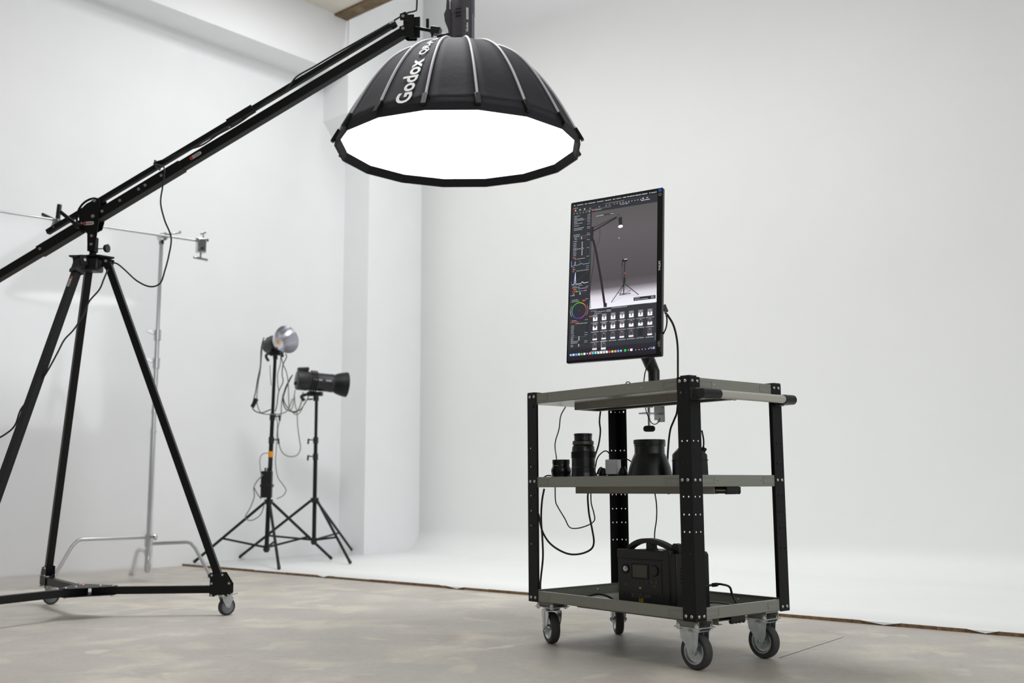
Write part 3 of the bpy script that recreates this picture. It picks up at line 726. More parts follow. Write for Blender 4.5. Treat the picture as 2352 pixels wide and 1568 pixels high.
# bell reflector
t = thing('bell_reflector', 'black bell-shaped light reflector standing mouth-down on the middle shelf', 'reflector', on(.487, .22))
part('bell', MB().lathe([(.096, 0), (.0935, .020), (.0885, .041), (.0805, .075), (.0705, .105), (.0625, .122), (.0602, .126), (.0592, .130), (.0592, .158), (.0605, .160), (.0605, .166), (0, .166)], n=56), mat('black_satin_reflector', rgb(21, 21, 22), .36, var=.03), t, 30)
b = MB().lathe([(.0605, .166), (.0628, .167), (.0628, .180), (.061, .182), (.056, .182), (.056, .170), (0, .170)], n=56); part('collar', b, BLACKP, t, 30)
for k in range(3):
    a = R(20 + k * 120); n = Vector((math.cos(a), math.sin(a), 0)); part('lug', MB().box((-.012, -.008, -.001), (.012, .008, .002), axes(n * .0625 + Vector((0, 0, .164)), (-math.sin(a), math.cos(a), 0), (0, 0, 1), n)), BLACKP, t, 0)
# black sloped case behind the front leg
q = on(.668, .25)
t = thing('battery_case', 'black sloped-top battery case behind the front leg of the cart', 'battery case', q, (0, 0, -.04))
part('body', MB().prism([(-.064, 0), (.064, 0), (.060, .118), (.052, .126), (.030, .147), (-.038, .147), (-.062, .122)], -.045, .045, axes((0, 0, 0), (1, 0, 0), (0, 0, 1), (0, -1, 0))), BLACKP, t, 25, .003)
part('lid_seam', MB().box((-.0645, -.0455, .096), (.0635, .0455, .099)), BLACKM, t, 0)
part('socket', MB().cyl((.045, 0, .125), (.058, 0, .145), .010, n=12), BLACKM, t, 30)

# ================================================================== power station on the bottom shelf
PW, PDp, PH = .292, .19, .214
t = thing('power_station', 'black portable power station with a curved carry handle on the bottom shelf', 'power station', cw(.424, .095, .1735), (0, 0, YAW + .03))
fr = axes((0, 0, 0), (1, 0, 0), (0, 0, 1), (0, -1, 0))
PBM = mat('power_station_plastic', rgb(20, 20, 21), .45, var=.02)
b = MB().prism([(0, .004), (.006, 0), (PW - .006, 0), (PW, .004), (PW, PH - .012), (PW - .008, PH), (.008, PH), (0, PH - .012)], -PDp, 0, fr); part('body', b, PBM, t, 30, .004)
b = MB().prism([(.012, .06), (PW - .07, .06), (PW - .07, PH - .035), (.012, PH - .035)], 0, .0015, fr); part('front_panel', b, BLACKP, t, 20)
b = MB().box((.0, -.004, PH - .03), (PW - .05, .02, PH + .006)); part('top_lip', b, PBM, t, 25, .004)
b = MB().prism([(PW - .062, 0), (PW - .058, -.004), (PW - .030, -.004), (PW - .026, 0), (PW - .026, .02), (PW - .062, .02)], .004, PH + .01, I4); part('corner_rib', b, PBM, t, 25, .003)
# carry handle: arch with two end posts and a middle post
hp = []
N_ = 18
for i in range(N_ + 1):
    x = .012 + (PW - .03) * i / N_; u_ = i / N_
    hp.append((x, PH - .004 + .052 * math.sin(math.pi * (u_ ** .8)) ** .75))
out = [(x, z) for x, z in hp]; inn = [(x, max(z - .017, PH - .006)) for x, z in hp]
b = MB()
for yy in (.030,):
    vs = []; 
    for (x, z), (x2, z2) in zip(out, inn):
        vs += [(x, yy, z), (x, yy + .034, z), (x2, yy + .034, z2), (x2, yy, z2)]
    n_ = len(out); fs = [(4 * i + k, 4 * i + (k + 1) % 4, 4 * (i + 1) + (k + 1) % 4, 4 * (i + 1) + k) for i in range(n_ - 1) for k in range(4)] + [(3, 2, 1, 0), (4 * n_ - 4, 4 * n_ - 3, 4 * n_ - 2, 4 * n_ - 1)]
    b.add(vs, fs)
part('handle', b, PBM, t, 40, .004)
part('handle_post', MB().prism([(PW - .060, PH - .006), (PW - .010, PH - .006), (PW - .012, PH + .030), (PW - .038, PH + .034), (PW - .046, PH + .026)], -.064, -.030, fr), PBM, t, 30, .003)
part('handle_post', MB().prism([(.115, PH - .004), (.165, PH - .004), (.150, PH + .014), (.148, PH + .040), (.118, PH + .040), (.118, PH + .014)], -.062, -.032, fr), PBM, t, 30, .003)
part('top_label', MB().box((.060, .006, PH + .006), (.130, .018, PH + .0068)), mat('faded_blue_print', rgb(70, 78, 92), .5, var=.1), t, 0)
b = MB().box((.072, -.0028, .112), (.160, -.001, .170)); part('display_frame', b, BLACKM, t, 0, .001)
b = MB().box((.080, -.0034, .118), (.153, -.0026, .164)); part('display', b, mat('dim_lcd', rgb(66, 66, 56), .25, var=.03), t, 0)
lens = Matrix.Translation((.042, -.0015, .146)) @ Matrix.Rotation(R(90), 4, 'X')
part('lamp_bezel', xf(MB().lathe([(.013, 0), (.019, 0), (.019, .003), (.013, .003)], n=24, closed=True), lens), BLACKM, t, 30)
part('lamp', xf(MB().lathe([(.013, .0005), (.011, .004), (.006, .006), (0, .0065)], n=20), lens), CHROME, t, 40)
kn = Matrix.Translation((.187, -.0015, .146)) @ Matrix.Rotation(R(90), 4, 'X')
part('car_socket_cap', xf(MB().lathe([(.020, 0), (.020, .004), (.018, .006), (0, .006)], n=24), kn), BLACKD, t, 30)
for k in range(4): part('usb_port', MB().box((.078 + k * .021, -.0026, .094), (.092 + k * .021, -.0012, .100)), BLACKD, t, 0)
for x in (.176, .197): part('barrel_port', xf(MB().lathe([(.003, 0), (.0042, 0), (.0042, .002), (.003, .002)], n=12, closed=True), Matrix.Translation((x, -.0015, .104)) @ Matrix.Rotation(R(90), 4, 'X')), mat('brass', rgb(150, 120, 60), .35, metal=.8, var=.03), t, 30)
for x in (.042, .187): part('port_label', MB().box((x - .007, -.0022, .086), (x + .007, -.0012, .092)), GREYPRINT, t, 0)
part('small_mark', MB().box((.110, -.0022, .076), (.121, -.0012, .083)), YELLOWPRINT, t, 0)
part('maker_name', xf(text_mb('ECOFLOW', .020, depth=.0003), Matrix.Translation((.118, -.0008, .050)) @ Matrix.Rotation(R(90), 4, 'X')), mat('grey_maker_print', rgb(104, 104, 104), .5, var=0), t, 0)
part('model_mark', MB().box((.107, -.0012, .0285), (.128, -.0002, .0405)), YELLOWPRINT, t, 0)
part('model_word', xf(text_mb('PRO', .009, depth=.0003), Matrix.Translation((.1175, -.0016, .0345)) @ Matrix.Rotation(R(90), 4, 'X')), BLACKP, t, 0)
# side with the sockets
for k, (y0, z0, hh) in enumerate(((.05, .10, .07), (.05, .05, .035), (.11, .10, .06))):
    part('socket_cover', MB().box((PW - .0005, y0, z0), (PW + .0015, y0 + .045, z0 + hh)), BLACKM, t, 0, .002)
for k in range(5): part('vent_slat', MB().box((PW - .0005, .025, .105 + k * .013), (PW + .002, .043, .110 + k * .013)), BLACKM, t, 0)

# ================================================================== cables on the cart
def cable(pts, r, label, m=RUBBER, name='cable', group=None, sub=8, n=8):
    P = [Vector(p) for p in pts]
    b = MB().tube(P, r, n, sub=sub)
    return solo(name, b, m, label, 'cable', P[0], 60, group)
def cpt(x, y, ly):
    """cart point seen at photo position x, y at local depth ly"""
    o = CART.inverted() @ CAMPOS; dw = _w + _r * ((x - IW / 2) / FPX) - _u * ((y - IH / 2) / FPX)
    d = CART.to_3x3().inverted() @ dw; tt = (ly - o.y) / d.y
    return CART @ (o + d * tt)
def cab(pts, r, label, **k): return cable([cpt(*p) for p in pts], r, label, group='cables on the cart', **k)
cab([(1299, 934, .30), (1288, 955, .30), (1284, 985, .29), (1276, 1012, .28), (1275, 1030, .27), (1278, 1052, .25), (1278, 1085, .25), (1276, 1104, .26)], .0026, 'thin black cable hanging above the short lens')
cab([(1382, 925, .33), (1377, 965, .33), (1379, 990, .33), (1375, 1020, .32), (1366, 1050, .30), (1364, 1075, .29), (1372, 1095, .28)], .0036, 'thick black cable dropping behind the tall lens')
cab([(1482, 936, .40), (1487, 952, .42), (1496, 970, .43), (1505, 974, .44), (1513, 968, .45), (1516, 960, .46)], .002, 'thin black loop of cable hanging round the arm clamp screw')
cab([(1498, 818, .40), (1484, 848, .45), (1480, 866, .47), (1480, 878, .49), (1490, 884, .53)], .0026, 'thin black cable dangling below the monitor onto the cart top')
cab([(1437, 882, .30), (1440, 877, .30), (1446, 878, .31), (1452, 885, .32)], .002, 'little black cable loop peeking over the cart top rim')
cab([(1527, 717, .20), (1535, 726, .22), (1548, 750, .26), (1556, 790, .32), (1557, 850, .38), (1557, 905, .42), (1555, 945, .42), (1548, 965, .41), (1539, 990, .39), (1534, 1040, .38), (1533, 1090, .37)], .0042, 'black monitor power cable falling from the screen behind the front leg')
cab([(1530, 722, .18), (1532, 735, .20), (1530, 752, .24), (1524, 766, .28)], .003, 'short black video cable bowing out at the right edge of the monitor')
cab([(1612, 988, .22), (1616, 1010, .23), (1615, 1030, .25), (1607, 1050, .27)], .0032, 'black cable arching from the sloped battery case')
cab([(1367, 1076, .22), (1372, 1052, .22), (1384, 1038, .215), (1394, 1036, .21), (1402, 1046, .21), (1402, 1056, .212), (1401, 1066, .215)], .0026, 'thin black charging cable bridging into the pale cube charger')
cab([(1418, 1078, .24), (1421, 1062, .25), (1432, 1054, .26), (1444, 1056, .27), (1455, 1066, .28), (1465, 1085, .29)], .0026, 'thin black cable looping behind the bell reflector')
cab([(1248, 1097, .10), (1256, 1092, .10), (1266, 1092, .11)], .003, 'short black cable end lying left of the short lens')
cab([(1250, 1122, .16), (1245, 1150, .15), (1243, 1190, .14), (1246, 1240, .14), (1247, 1280, .14), (1243, 1320, .14), (1241, 1345, .14), (1243, 1372, .16)], .0042, 'thick black cable running down beside the left leg to the bottom shelf')
cab([(1237, 1180, .10), (1246, 1220, .14), (1266, 1250, .18), (1300, 1270, .24), (1330, 1272, .28), (1356, 1262, .31), (1364, 1245, .32), (1360, 1215, .31), (1353, 1180, .30), (1350, 1145, .30), (1351, 1128, .30)], .0042, 'thick black cable hanging in a wide loop below the middle shelf')
cab([(1275, 1118, .30), (1276, 1150, .30), (1282, 1165, .30), (1297, 1190, .31), (1308, 1210, .32), (1325, 1213, .33), (1350, 1206, .34), (1365, 1195, .34), (1364, 1178, .33), (1358, 1155, .33), (1357, 1128, .33)], .0027, 'thin black cable hanging in a small loop below the middle shelf')
cab([(1504, 1130, .36), (1508, 1160, .37), (1508, 1190, .37), (1504, 1220, .37), (1503, 1245, .37), (1502, 1262, .37)], .0026, 'thin black cable hanging straight above the power station')
cab([(1527, 1126, .26), (1535, 1133, .26), (1544, 1129, .26)], .003, 'short black cable bulge under the middle shelf by the front leg')
q0 = cw(.33, .08, .178)
cable([cpt(1338, 1372, .10), cpt(1360, 1366, .13), cpt(1378, 1364, .16), cpt(1398, 1370, .17), cpt(1416, 1381, .18), cpt(1440, 1388, .19)], .0045, 'black mains cable snaking across the bottom shelf to the power station', group='cables on the cart')
cable([cw(.422 + PW, .17, .255), cpt(1642, 1342, .27), cpt(1660, 1342, .28), cpt(1676, 1348, .30), cpt(1682, 1366, .32), cpt(1692, 1385, .33), cpt(1690, 1391, .33), cpt(1670, 1386, .36), cpt(1640, 1383, .40), cpt(1610, 1384, .43)], .0042, 'black cable bending out of the power station socket onto the shelf', group='cables on the cart')
b = MB().bar(cpt(1636, 1343, .265), cpt(1648, 1342, .272), .018, .014); solo('cable_plug', b, BLACKP, 'small black plug pushed into the side of the power station', 'plug', cpt(1636, 1343, .265), 30, bevel=.002)
# ================================================================== crane stand
CC = Vector((-2.125, 5.26, 0)); BZ = .130
CR = thing('crane_stand', 'black wheeled tripod crane stand with a long boom arm', 'crane stand', CC)
HEAD = Vector((-2.197, 5.30, 1.83))
FEET = [Vector((-1.462, 5.30, 0)), Vector((-2.575, 5.83, 0)), Vector((-2.44, 4.66, 0))]
def P5(name, mb, m=BLACKM, parent=None, smooth=30, bevel=.0015, label=None): return part(name, mb, m, parent or CR, smooth, bevel, local=False, label=label)
def hexbolt(p, d, r=.008, h=.006, parent=None):
    b = MB().cyl(Vector(p), Vector(p) + Vector(d).normalized() * h, r, r * .9, n=12); b.cyl(Vector(p) + Vector(d).normalized() * h, Vector(p) + Vector(d).normalized() * (h + .0015), r * .45, n=6)
    return part('bolt', b, STEEL, parent or CR, 30, 0, local=False)
# Y-shaped base: hub plates and three bars
up = Vector((0, 0, 1))
dirs = [(f - CC).normalized() for f in FEET]
for dz in (-.0195, .0195):
    pts = []
    for d in dirs:
        s = Vector((-d.y, d.x, 0)); pts += [d * .145 - s * .026, d * .145 + s * .026]
    # order round the hub
    pts.sort(key=lambda v: math.atan2(v.y, v.x)); 
    P5('hub_plate', MB().prism([(v.x, v.y) for v in pts], -.002, .002, Matrix.Translation(CC + Vector((0, 0, BZ + dz)))))
for i, (d, f) in enumerate(zip(dirs, FEET)):
    ln = (f - CC).length
    P5('base_bar', MB().bar(CC + d * .03 + up * BZ, CC + d * (ln + .035) + up * BZ, .036, .036, up))
    for u in (.065, .125):
        hexbolt(CC + d * u + up * (BZ + .0215), up); hexbolt(CC + d * u + up * (BZ - .0215), -up)
P5('hub_sticker', MB().box((-.02, -.008, 0), (.02, .008, .0008), Matrix.Translation(CC + dirs[1] * .03 + up * (BZ + .0218))), REDPRINT, bevel=0)
# foot brackets, tripod legs, casters
tops = [HEAD + Vector((dirs[0].x, dirs[0].y, 0)) * .078 + up * -.025, HEAD + Vector((dirs[1].x, dirs[1].y, 0)) * .055 + up * -.03, HEAD + Vector((dirs[2].x, dirs[2].y, 0)) * .075 + up * -.03]
lows = []
for i, (d, f) in enumerate(zip(dirs, FEET)):
    s = Vector((-d.y, d.x, 0)); ln = (f - CC).length; e = CC + d * ln + up * BZ
    low = e + up * .05 - d * .012; lows.append(low)
    P5('leg', MB().bar(low - (tops[i] - low).normalized() * .02, tops[i], .036, .036, s))
    for sg in (-1, 1):
        M = axes(e + s * (sg * .0235), d, up, s)
        P5('foot_plate', MB().prism([(-.055, -.034), (-.030, -.034), (-.024, -.026), (.020, -.026), (.026, -.034), (.040, -.034), (.052, -.018), (.052, .026), (.016, .082), (-.055, .082)], -.0015, .0015, M), bevel=0)
        for u, v in ((-.046, .070), (.006, .072), (-.046, .030), (.040, .030), (-.046, -.028), (.038, -.028)):
            hexbolt(e + d * u + up * v + s * (sg * .025), s * sg, .0062, .004)
    if i == 1:
        for v in (.03, .078): P5('clamp_pin', MB().cyl(e + up * v - s * .036 - d * .02, e + up * v + s * .036 - d * .02, .003, n=8), STEEL, bevel=0)
def crane_caster(top, roll, brake=True):
    """swivel caster: pivot at top, wheel rolls along roll"""
    d = Vector((roll[0], roll[1], 0)).normalized(); s = Vector((-d.y, d.x, 0)); r = .043
    hub = Vector((top.x, top.y, 0)) - d * -.026; o = hub + up * r
    b = MB().lathe([(.019, 0), (.023, -.006), (.023, -.014), (.018, -.020), (0, -.020)], top, n=20); b.cyl(top - up * .002, top + up * .012, .008, n=10)
    root = part('caster', b, ZINC, CR, 35, 0, local=False)
    f = MB()
    for sg in (-1, 1):
        M = axes(o + s * (sg * .0165), d, up, s)
        f.prism([(-.042, .062), (.012, .062), (.028, .040), (.008, -.006), (-.008, -.006), (-.030, .030)], -.0012, .0012, M)
    f.bar(o - d * .042 + up * .062 - d * 0, o + d * .016 + up * .062, .034, .003, up)
    part('fork', f, LIGHTGREY, root, 30, .0008, local=False)
    if brake:
        k = MB().bar(o + d * .004 + up * .056, o + d * .052 + up * .062, .034, .006, up); part('brake_lever', k, LIGHTGREY, root, 30, .001, local=False)
    part('tyre', MB().lathe([(.032, -.014), (.039, -.0145), (.043, -.009), (.043, .009), (.039, .0145), (.032, .014)], o, s, 32, closed=True), TYRE, root, 40, local=False)
    part('wheel_rim', MB().lathe([(0, -.0135), (.023, -.0135), (.024, -.011), (.0325, -.0125), (.0325, .0125), (.024, .011), (.023, .0135), (0, .0135)], o, s, 28), TYREG, root, 30, local=False)
    part('axle', MB().cyl(o - s * .021, o + s * .021, .0045, n=10), STEEL, root, 30, local=False)
for i, rl in enumerate(((.70, .71), (.90, .43), (-.5, -.8))):
    d = dirs[i]; crane_caster(FEET[i] + d * .004 + up * (BZ - .018), rl)
# tripod head
P5('head_plate', MB().prism([(-.105, -.05), (.06, -.06), (.115, .0), (.06, .06), (-.06, .065), (-.10, .03)], -.004, .004, Matrix.Translation(HEAD)))
for d in dirs:
    s = Vector((-d.y, d.x, 0))
    for sg in (-1, 1): P5('leg_bracket', MB().bar(HEAD + d * .082 + s * (sg * .026) - up * .003, HEAD + d * .074 + s * (sg * .026) - up * .055, .045, .004, s))
for d, tp in zip(dirs, tops):
    s = Vector((-d.y, d.x, 0)); 
    for sg in (-1, 1): hexbolt(tp + s * (sg * .028) + up * .002, s * sg, .0085, .006)
P5('centre_block', MB().prism([(-.045, -.045), (.045, -.045), (.045, .045), (-.045, .045)], -.075, -.004, Matrix.Translation(HEAD)), BLACKP, bevel=.01)
b = MB().cyl(HEAD + up * .003, HEAD + up * .02, .02, n=18); b.cyl(HEAD + up * .018, HEAD + up * .034, .017, n=16); P5('spigot', b)
# leg sleeve, sticker on the left front leg
ld = (lows[2] - tops[2]).normalized()
P5('leg_collar', MB().bar(tops[2] + ld * .055, tops[2] + ld * .075, .052, .052, Vector((-dirs[2].y, dirs[2].x, 0))), BLACKP)
P5('leg_collar', MB().bar(tops[2] + ld * .0, tops[2] + ld * .06, .046, .046, Vector((-dirs[2].y, dirs[2].x, 0))), BLACKM)
def sticker(parent, o, u, v, n, L_=.06, W_=.017):
    """oval badge: white print with a red dot"""
    u, v, n = Vector(u).normalized(), Vector(v).normalized(), Vector(n).normalized(); M = axes(o, u, v, n)
    s = part('sticker', MB().prism(rrect(L_, W_, W_ * .48), 0, .0008, M), mat('pale_badge', rgb(205, 200, 198), .4, var=.02), parent, 20, 0, local=False)
    part('badge_dot', MB().prism([(-L_ / 2 + W_ * .55 + W_ * .48 * math.cos(a), W_ * .48 * math.sin(a)) for a in [2 * math.pi * i / 16 for i in range(16)]], .0008, .0013, M), REDPRINT, s, 20, 0, local=False)
    part('badge_line', MB().box((-L_ * .14, -W_ * .10, .0008), (L_ * .38, W_ * .10, .0012), M), GREYPRINT, s, 0, 0, local=False)
ln3 = (dirs[2] - ld * dirs[2].dot(ld)).normalized()
sticker(CR, tops[2] + ld * .135 + ln3 * .0182, ld, ln3.cross(ld), ln3, .062, .017)
# boom frame
PIV = Vector((-2.187, 5.30, 2.045)); END = Vector((-.523, 4.95, 2.915))
bd = (END - PIV).normalized(); bs = Vector((bd.y, -bd.x, 0)).normalized() * 1.0      # sideways, towards the viewer
if bs.y > 0: bs = -bs
bu = bs.cross(bd).normalized()
if bu.z < 0: bu = -bu
def BP(u, v, w=0): return PIV + bd * u + bu * v + bs * w
blen = (END - PIV).length
P5('boom_tube', MB().bar(BP(.30, 0), BP(blen + .005, 0), .044, .046, bu))
P5('boom_tube', MB().bar(BP(-1.0, 0), BP(-.33, 0), .044, .044, bu))
P5('boom_sleeve', MB().bar(BP(-.365, 0), BP(.545, 0), .052, .054, bu))
for u in (.055, .168, .287, .328, .43, -.075, -.345): hexbolt(BP(u, .0, .027), bs, .0085, .005)
for u in (-.20, -.27): P5('sleeve_hole', MB().cyl(BP(u, 0, .0262), BP(u, 0, .0272), .0055, n=12), BLACKD, bevel=0)
sticker(CR, BP(.64, 0, .0225), bd, bu, bs, .07, .018)
uo = .076; ue = .068
P5('guide_rod', MB().bar(BP(-.285, uo), BP(blen - .03, ue), .026, .026, bu))
P5('rod_joint', MB().bar(BP(.865, uo - .003), BP(1.02, uo - .003), .034, .036, bu), BLACKM)
for u in (.872, .945, .958, 1.01): P5('joint_screw', MB().cyl(BP(u, uo - .026), BP(u, uo + .022), .0035, n=8), BLACKM, bevel=0)
P5('rod_hole', MB().cyl(BP(-.235, uo, .0132), BP(-.235, uo, .0142), .004, n=10), ZINC, bevel=0)
# pivot cheek plates (half discs with an arc slot and a stem)
px_ = Vector((1, bs.x * 0, 0)); ph_ = (Vector((bd.x, bd.y, 0))).normalized()
def cheek(w, stem=True):
    M = axes(PIV + bs * w, ph_, up, -bs if (ph_.cross(up)).dot(bs) < 0 else bs)
    ri, ro, rO = .083, .092, .103
    arcp = lambda r, a0, a1, n: [(r * math.cos(R(a0 + (a1 - a0) * i / n)), r * math.sin(R(a0 + (a1 - a0) * i / n))) for i in range(n + 1)]
    b = MB()
    core = [(.034, .094), (.004, .102)] + arcp(ri, 104, 225, 16) + ([(-.030, -.088), (-.026, -.145), (-.024, -.185), (.018, -.185), (.022, -.145), (.034, -.02)] if stem else [(-.020, -.075), (.016, -.06), (.026, -.02)])
    b.prism(core, -.002, .002, M)
    band = arcp(rO, 88, 205, 20) + list(reversed(arcp(ro, 100, 196, 18)))
    b.prism(band, -.002, .002, M)
    b.prism(arcp(rO, 196, 240, 6) + list(reversed(arcp(ri - .004, 196, 240, 6))), -.002, .002, M)
    return P5('pivot_plate', b, bevel=0), M
ck, CM = cheek(.0295); cheek(-.0295, False)
for v in (.0, -.105, -.150): hexbolt(PIV + up * v + ph_ * (.0 if v == 0 else -.001) + bs * .0315, bs, .0105 if v == 0 else .0085, .006)
hexbolt(PIV + up * .083 + ph_ * .004 + bs * .0315, bs, .009, .006)
sticker(CR, PIV + up * -.036 - ph_ * .024 + bs * .032, ph_, up, bs, .062, .019)
P5('stem_block', MB().bar(PIV - up * .11 + bs * .012, PIV - up * .190 + bs * .012, .030, .034, ph_))
kp = PIV - up * .168 + ph_ * .040
P5('lock_knob', MB().cyl(kp + ph_ * .018, kp + ph_ * .036, .02, .024, n=8), BLACKP, bevel=.002); P5('lock_screw', MB().cyl(kp - ph_ * .022, kp + ph_ * .02, .003, n=8), STEEL, bevel=0)
lv0 = PIV - ph_ * .078 - up * .048 + bs * .05; lv1 = PIV - ph_ * .168 + up * .025 + bs * .07
b = MB().cyl(lv0 - bs * .025, lv0 + bs * .012, .016, n=16); b.bar(lv0, lv1, .018, .012, bs); P5('lock_lever', b, BLACKP)
# fork bracket at the boom tip
tip = END
for sg in (-1, 1):
    M = axes(tip + bs * (sg * .027), ph_, up, -bs)
    P5('tip_plate', MB().prism([(-.030, .080), (.0, .090), (.012, .072), (.045, .070), (.045, -.040), (.040, -.046), (-.005, -.042), (-.030, -.022), (-.032, .012), (.0, .022), (.016, .018), (.018, .040), (.006, .046), (-.028, .046)], -.0015, .0015, M), bevel=0)
P5('tip_spacer', MB().bar(tip + ph_ * .040 + up * .068, tip + ph_ * .040 - up * .042, .056, .010, bs))
for v, u in ((0, -.012), (.065, -.012)): hexbolt(tip + up * v + ph_ * u + bs * .029, bs, .009, .006)
P5('rod_nut', MB().cyl(BP(blen - .062, ue), BP(blen - .035, ue), .021, n=8), BLACKP)
st0 = tip + ph_ * .044 + up * .012; st1 = at(990, 70, 4.93)
P5('tip_stud', MB().cyl(st0, st1, .0095, n=14), BLACKM, bevel=0)
P5('tip_pin', MB().cyl(at(982, 66, 4.94), at(982, 44, 4.94), .008, n=10), BLACKM, bevel=0)

# cable lashed along the boom and hanging down by the tripod
cable([at(958, -30, 4.9), at(957, 18, 4.9), at(953, 25, 4.9), at(938, 29, 4.92), at(922, 37, 4.94), BP(blen - .10, ue + .020), BP(1.55, uo + .020), BP(1.40, uo + .022), BP(1.30, uo + .012, .02), BP(1.22, uo - .028, .03), BP(1.10, uo - .026, .03), BP(.98, uo - .045, .032), BP(.90, .024, .036), BP(.80, .030, .034), BP(.70, .028, .03), BP(.60, .050, .03), BP(.50, uo - .012, .03), BP(.42, uo + .004, .03),
       at(377, 385, 5.15), at(374, 425, 5.14), at(369, 465, 5.14), at(378, 505, 5.14), at(393, 545, 5.14), at(388, 585, 5.14), at(379, 620, 5.14), at(368, 650, 5.14), at(345, 658, 5.14), at(315, 645, 5.15), at(285, 618, 5.17), at(268, 605, 5.2), at(255, 604, 5.22)], .0042, 'black power cable winding down the boom and hanging in a loop by the tripod')
cable([at(248, 618, 5.16), at(238, 642, 5.14), at(228, 665, 5.13), at(205, 692, 5.12), at(192, 722, 5.1), at(170, 756, 5.08), at(148, 780, 5.06), at(132, 810, 5.04), at(110, 850, 5.02), at(75, 905, 5.0), at(48, 940, 4.99), at(35, 975, 4.98), at(15, 995, 4.97), at(-20, 1015, 4.96)], .0042, 'black power cable trailing down the left front leg of the tripod')
b = MB().tube([BP(.42, uo - .018, -.012), BP(.425, uo + .018, -.012), BP(.43, uo + .018, .024), BP(.425, uo - .018, .034), BP(.42, uo - .018, -.012)], .006, 8, smooth=False)
solo('cable_tie', b, BLACKP, 'black strap tying the cable to the boom', 'cable tie', BP(.42, uo))

# ================================================================== softbox and its lamp
SBX = Vector((-.258, 4.90, 2.293)); RR = .60
SBT = thing('softbox', 'large black sixteen-sided softbox glowing white, aimed straight down', 'softbox', SBX)
prof = [(.600, 0), (.572, .055), (.543, .115), (.508, .185), (.468, .258), (.422, .330), (.370, .398), (.310, .455), (.240, .500), (.165, .530), (.105, .545)]
prof = [(r_, z_ * .915) for r_, z_ in prof]
tocam = math.atan2(-SBX.y, -SBX.x)
NR = 16
ang = [tocam + R(8 + 22.5 * k) for k in range(NR)]
FAB = mat('black_softbox_fabric', rgb(38, 37, 42), .75, var=.06, scale=14, bump=.08, bscale=30, spec=.3)
def rp(a, i, dr=0): return Vector(((prof[i][0] + dr) * math.cos(a), (prof[i][0] + dr) * math.sin(a), prof[i][1]))
for k in range(NR):
    a0, a1 = ang[k], ang[(k + 1) % NR]; am = a0 + R(11.25)
    mb = MB(); vs = []; fs = []; nx = 5
    for i in range(len(prof)):
        A, B = rp(a0, i), rp(a1, i)
        for j in range(nx):
            t_ = j / (nx - 1); p = A.lerp(B, t_); sag = -.006 * math.sin(math.pi * t_) * (1 if 0 < i < len(prof) - 1 else .3)
            vs.append(p + Vector((math.cos(am), math.sin(am), 0)) * sag)
    for i in range(len(prof) - 1):
        for j in range(nx - 1): fs.append((i * nx + j, i * nx + j + 1, (i + 1) * nx + j + 1, (i + 1) * nx + j))
    mb.add(vs, fs); o = part('fabric_panel', mb, FAB, SBT, 40)
    so = o.modifiers.new('solid', 'SOLIDIFY'); so.thickness = .003; so.offset = 0
    pts = [rp(a0, i, .004) for i in range(len(prof))]
    part('rib_piping', MB().tube(pts[1:], .0068, 8, sub=3), PIPING, SBT, 60)
    d = Vector((math.cos(a0), math.sin(a0), 0)); s = Vector((-d.y, d.x, 0)); q0, q1 = rp(a0, 0, .006), rp(a0, 1, .006)
    part('rib_clip', MB().bar(q0 + (q0 - q1).normalized() * .018, q0.lerp(q1, .9), .026, .016, d), BLACKM, SBT, 30, .002)
# dark lip standing proud of the diffuser
lip = MB(); vs = []; fs = []
for k in range(NR):
    a = ang[k]
    for r_, z_ in ((.600, .000), (.604, -.034), (.596, -.035), (.578, .010)): vs.append((r_ * math.cos(a), r_ * math.sin(a), z_))
for k in range(NR):
    for j in range(4): fs.append((k * 4 + j, k * 4 + (j + 1) % 4, ((k + 1) % NR) * 4 + (j + 1) % 4, ((k + 1) % NR) * 4 + j))
lip.add(vs, fs); part('rim_band', lip, FAB, SBT, 20)
inl = MB(); vs = []; fs = []
for k in range(NR):
    a = ang[k]
    for r_, z_ in ((.594, -.0345), (.5755, .0095)): vs.append((r_ * math.cos(a), r_ * math.sin(a), z_))
for k in range(NR): fs.append((k * 2, k * 2 + 1, ((k + 1) % NR) * 2 + 1, ((k + 1) % NR) * 2))
inl.add(vs, fs); part('inner_lip', inl, mat('black_lip_fabric', rgb(11, 10, 12), .9, var=.03, spec=.1), SBT, 20)
dif = MB(); n0 = [(.584 * math.cos(a), .584 * math.sin(a), .006) for a in ang]
dif.add(n0, [tuple(range(NR))]); part('diffuser', dif, emis('lit_diffuser_cloth', (1, 1, 1, 1), 3.2), SBT, 0)
part('speed_ring', MB().lathe([(.110, .489), (.112, .502), (.085, .517), (.070, .520), (.060, .518), (0, .518)], n=32), BLACKP, SBT, 40)
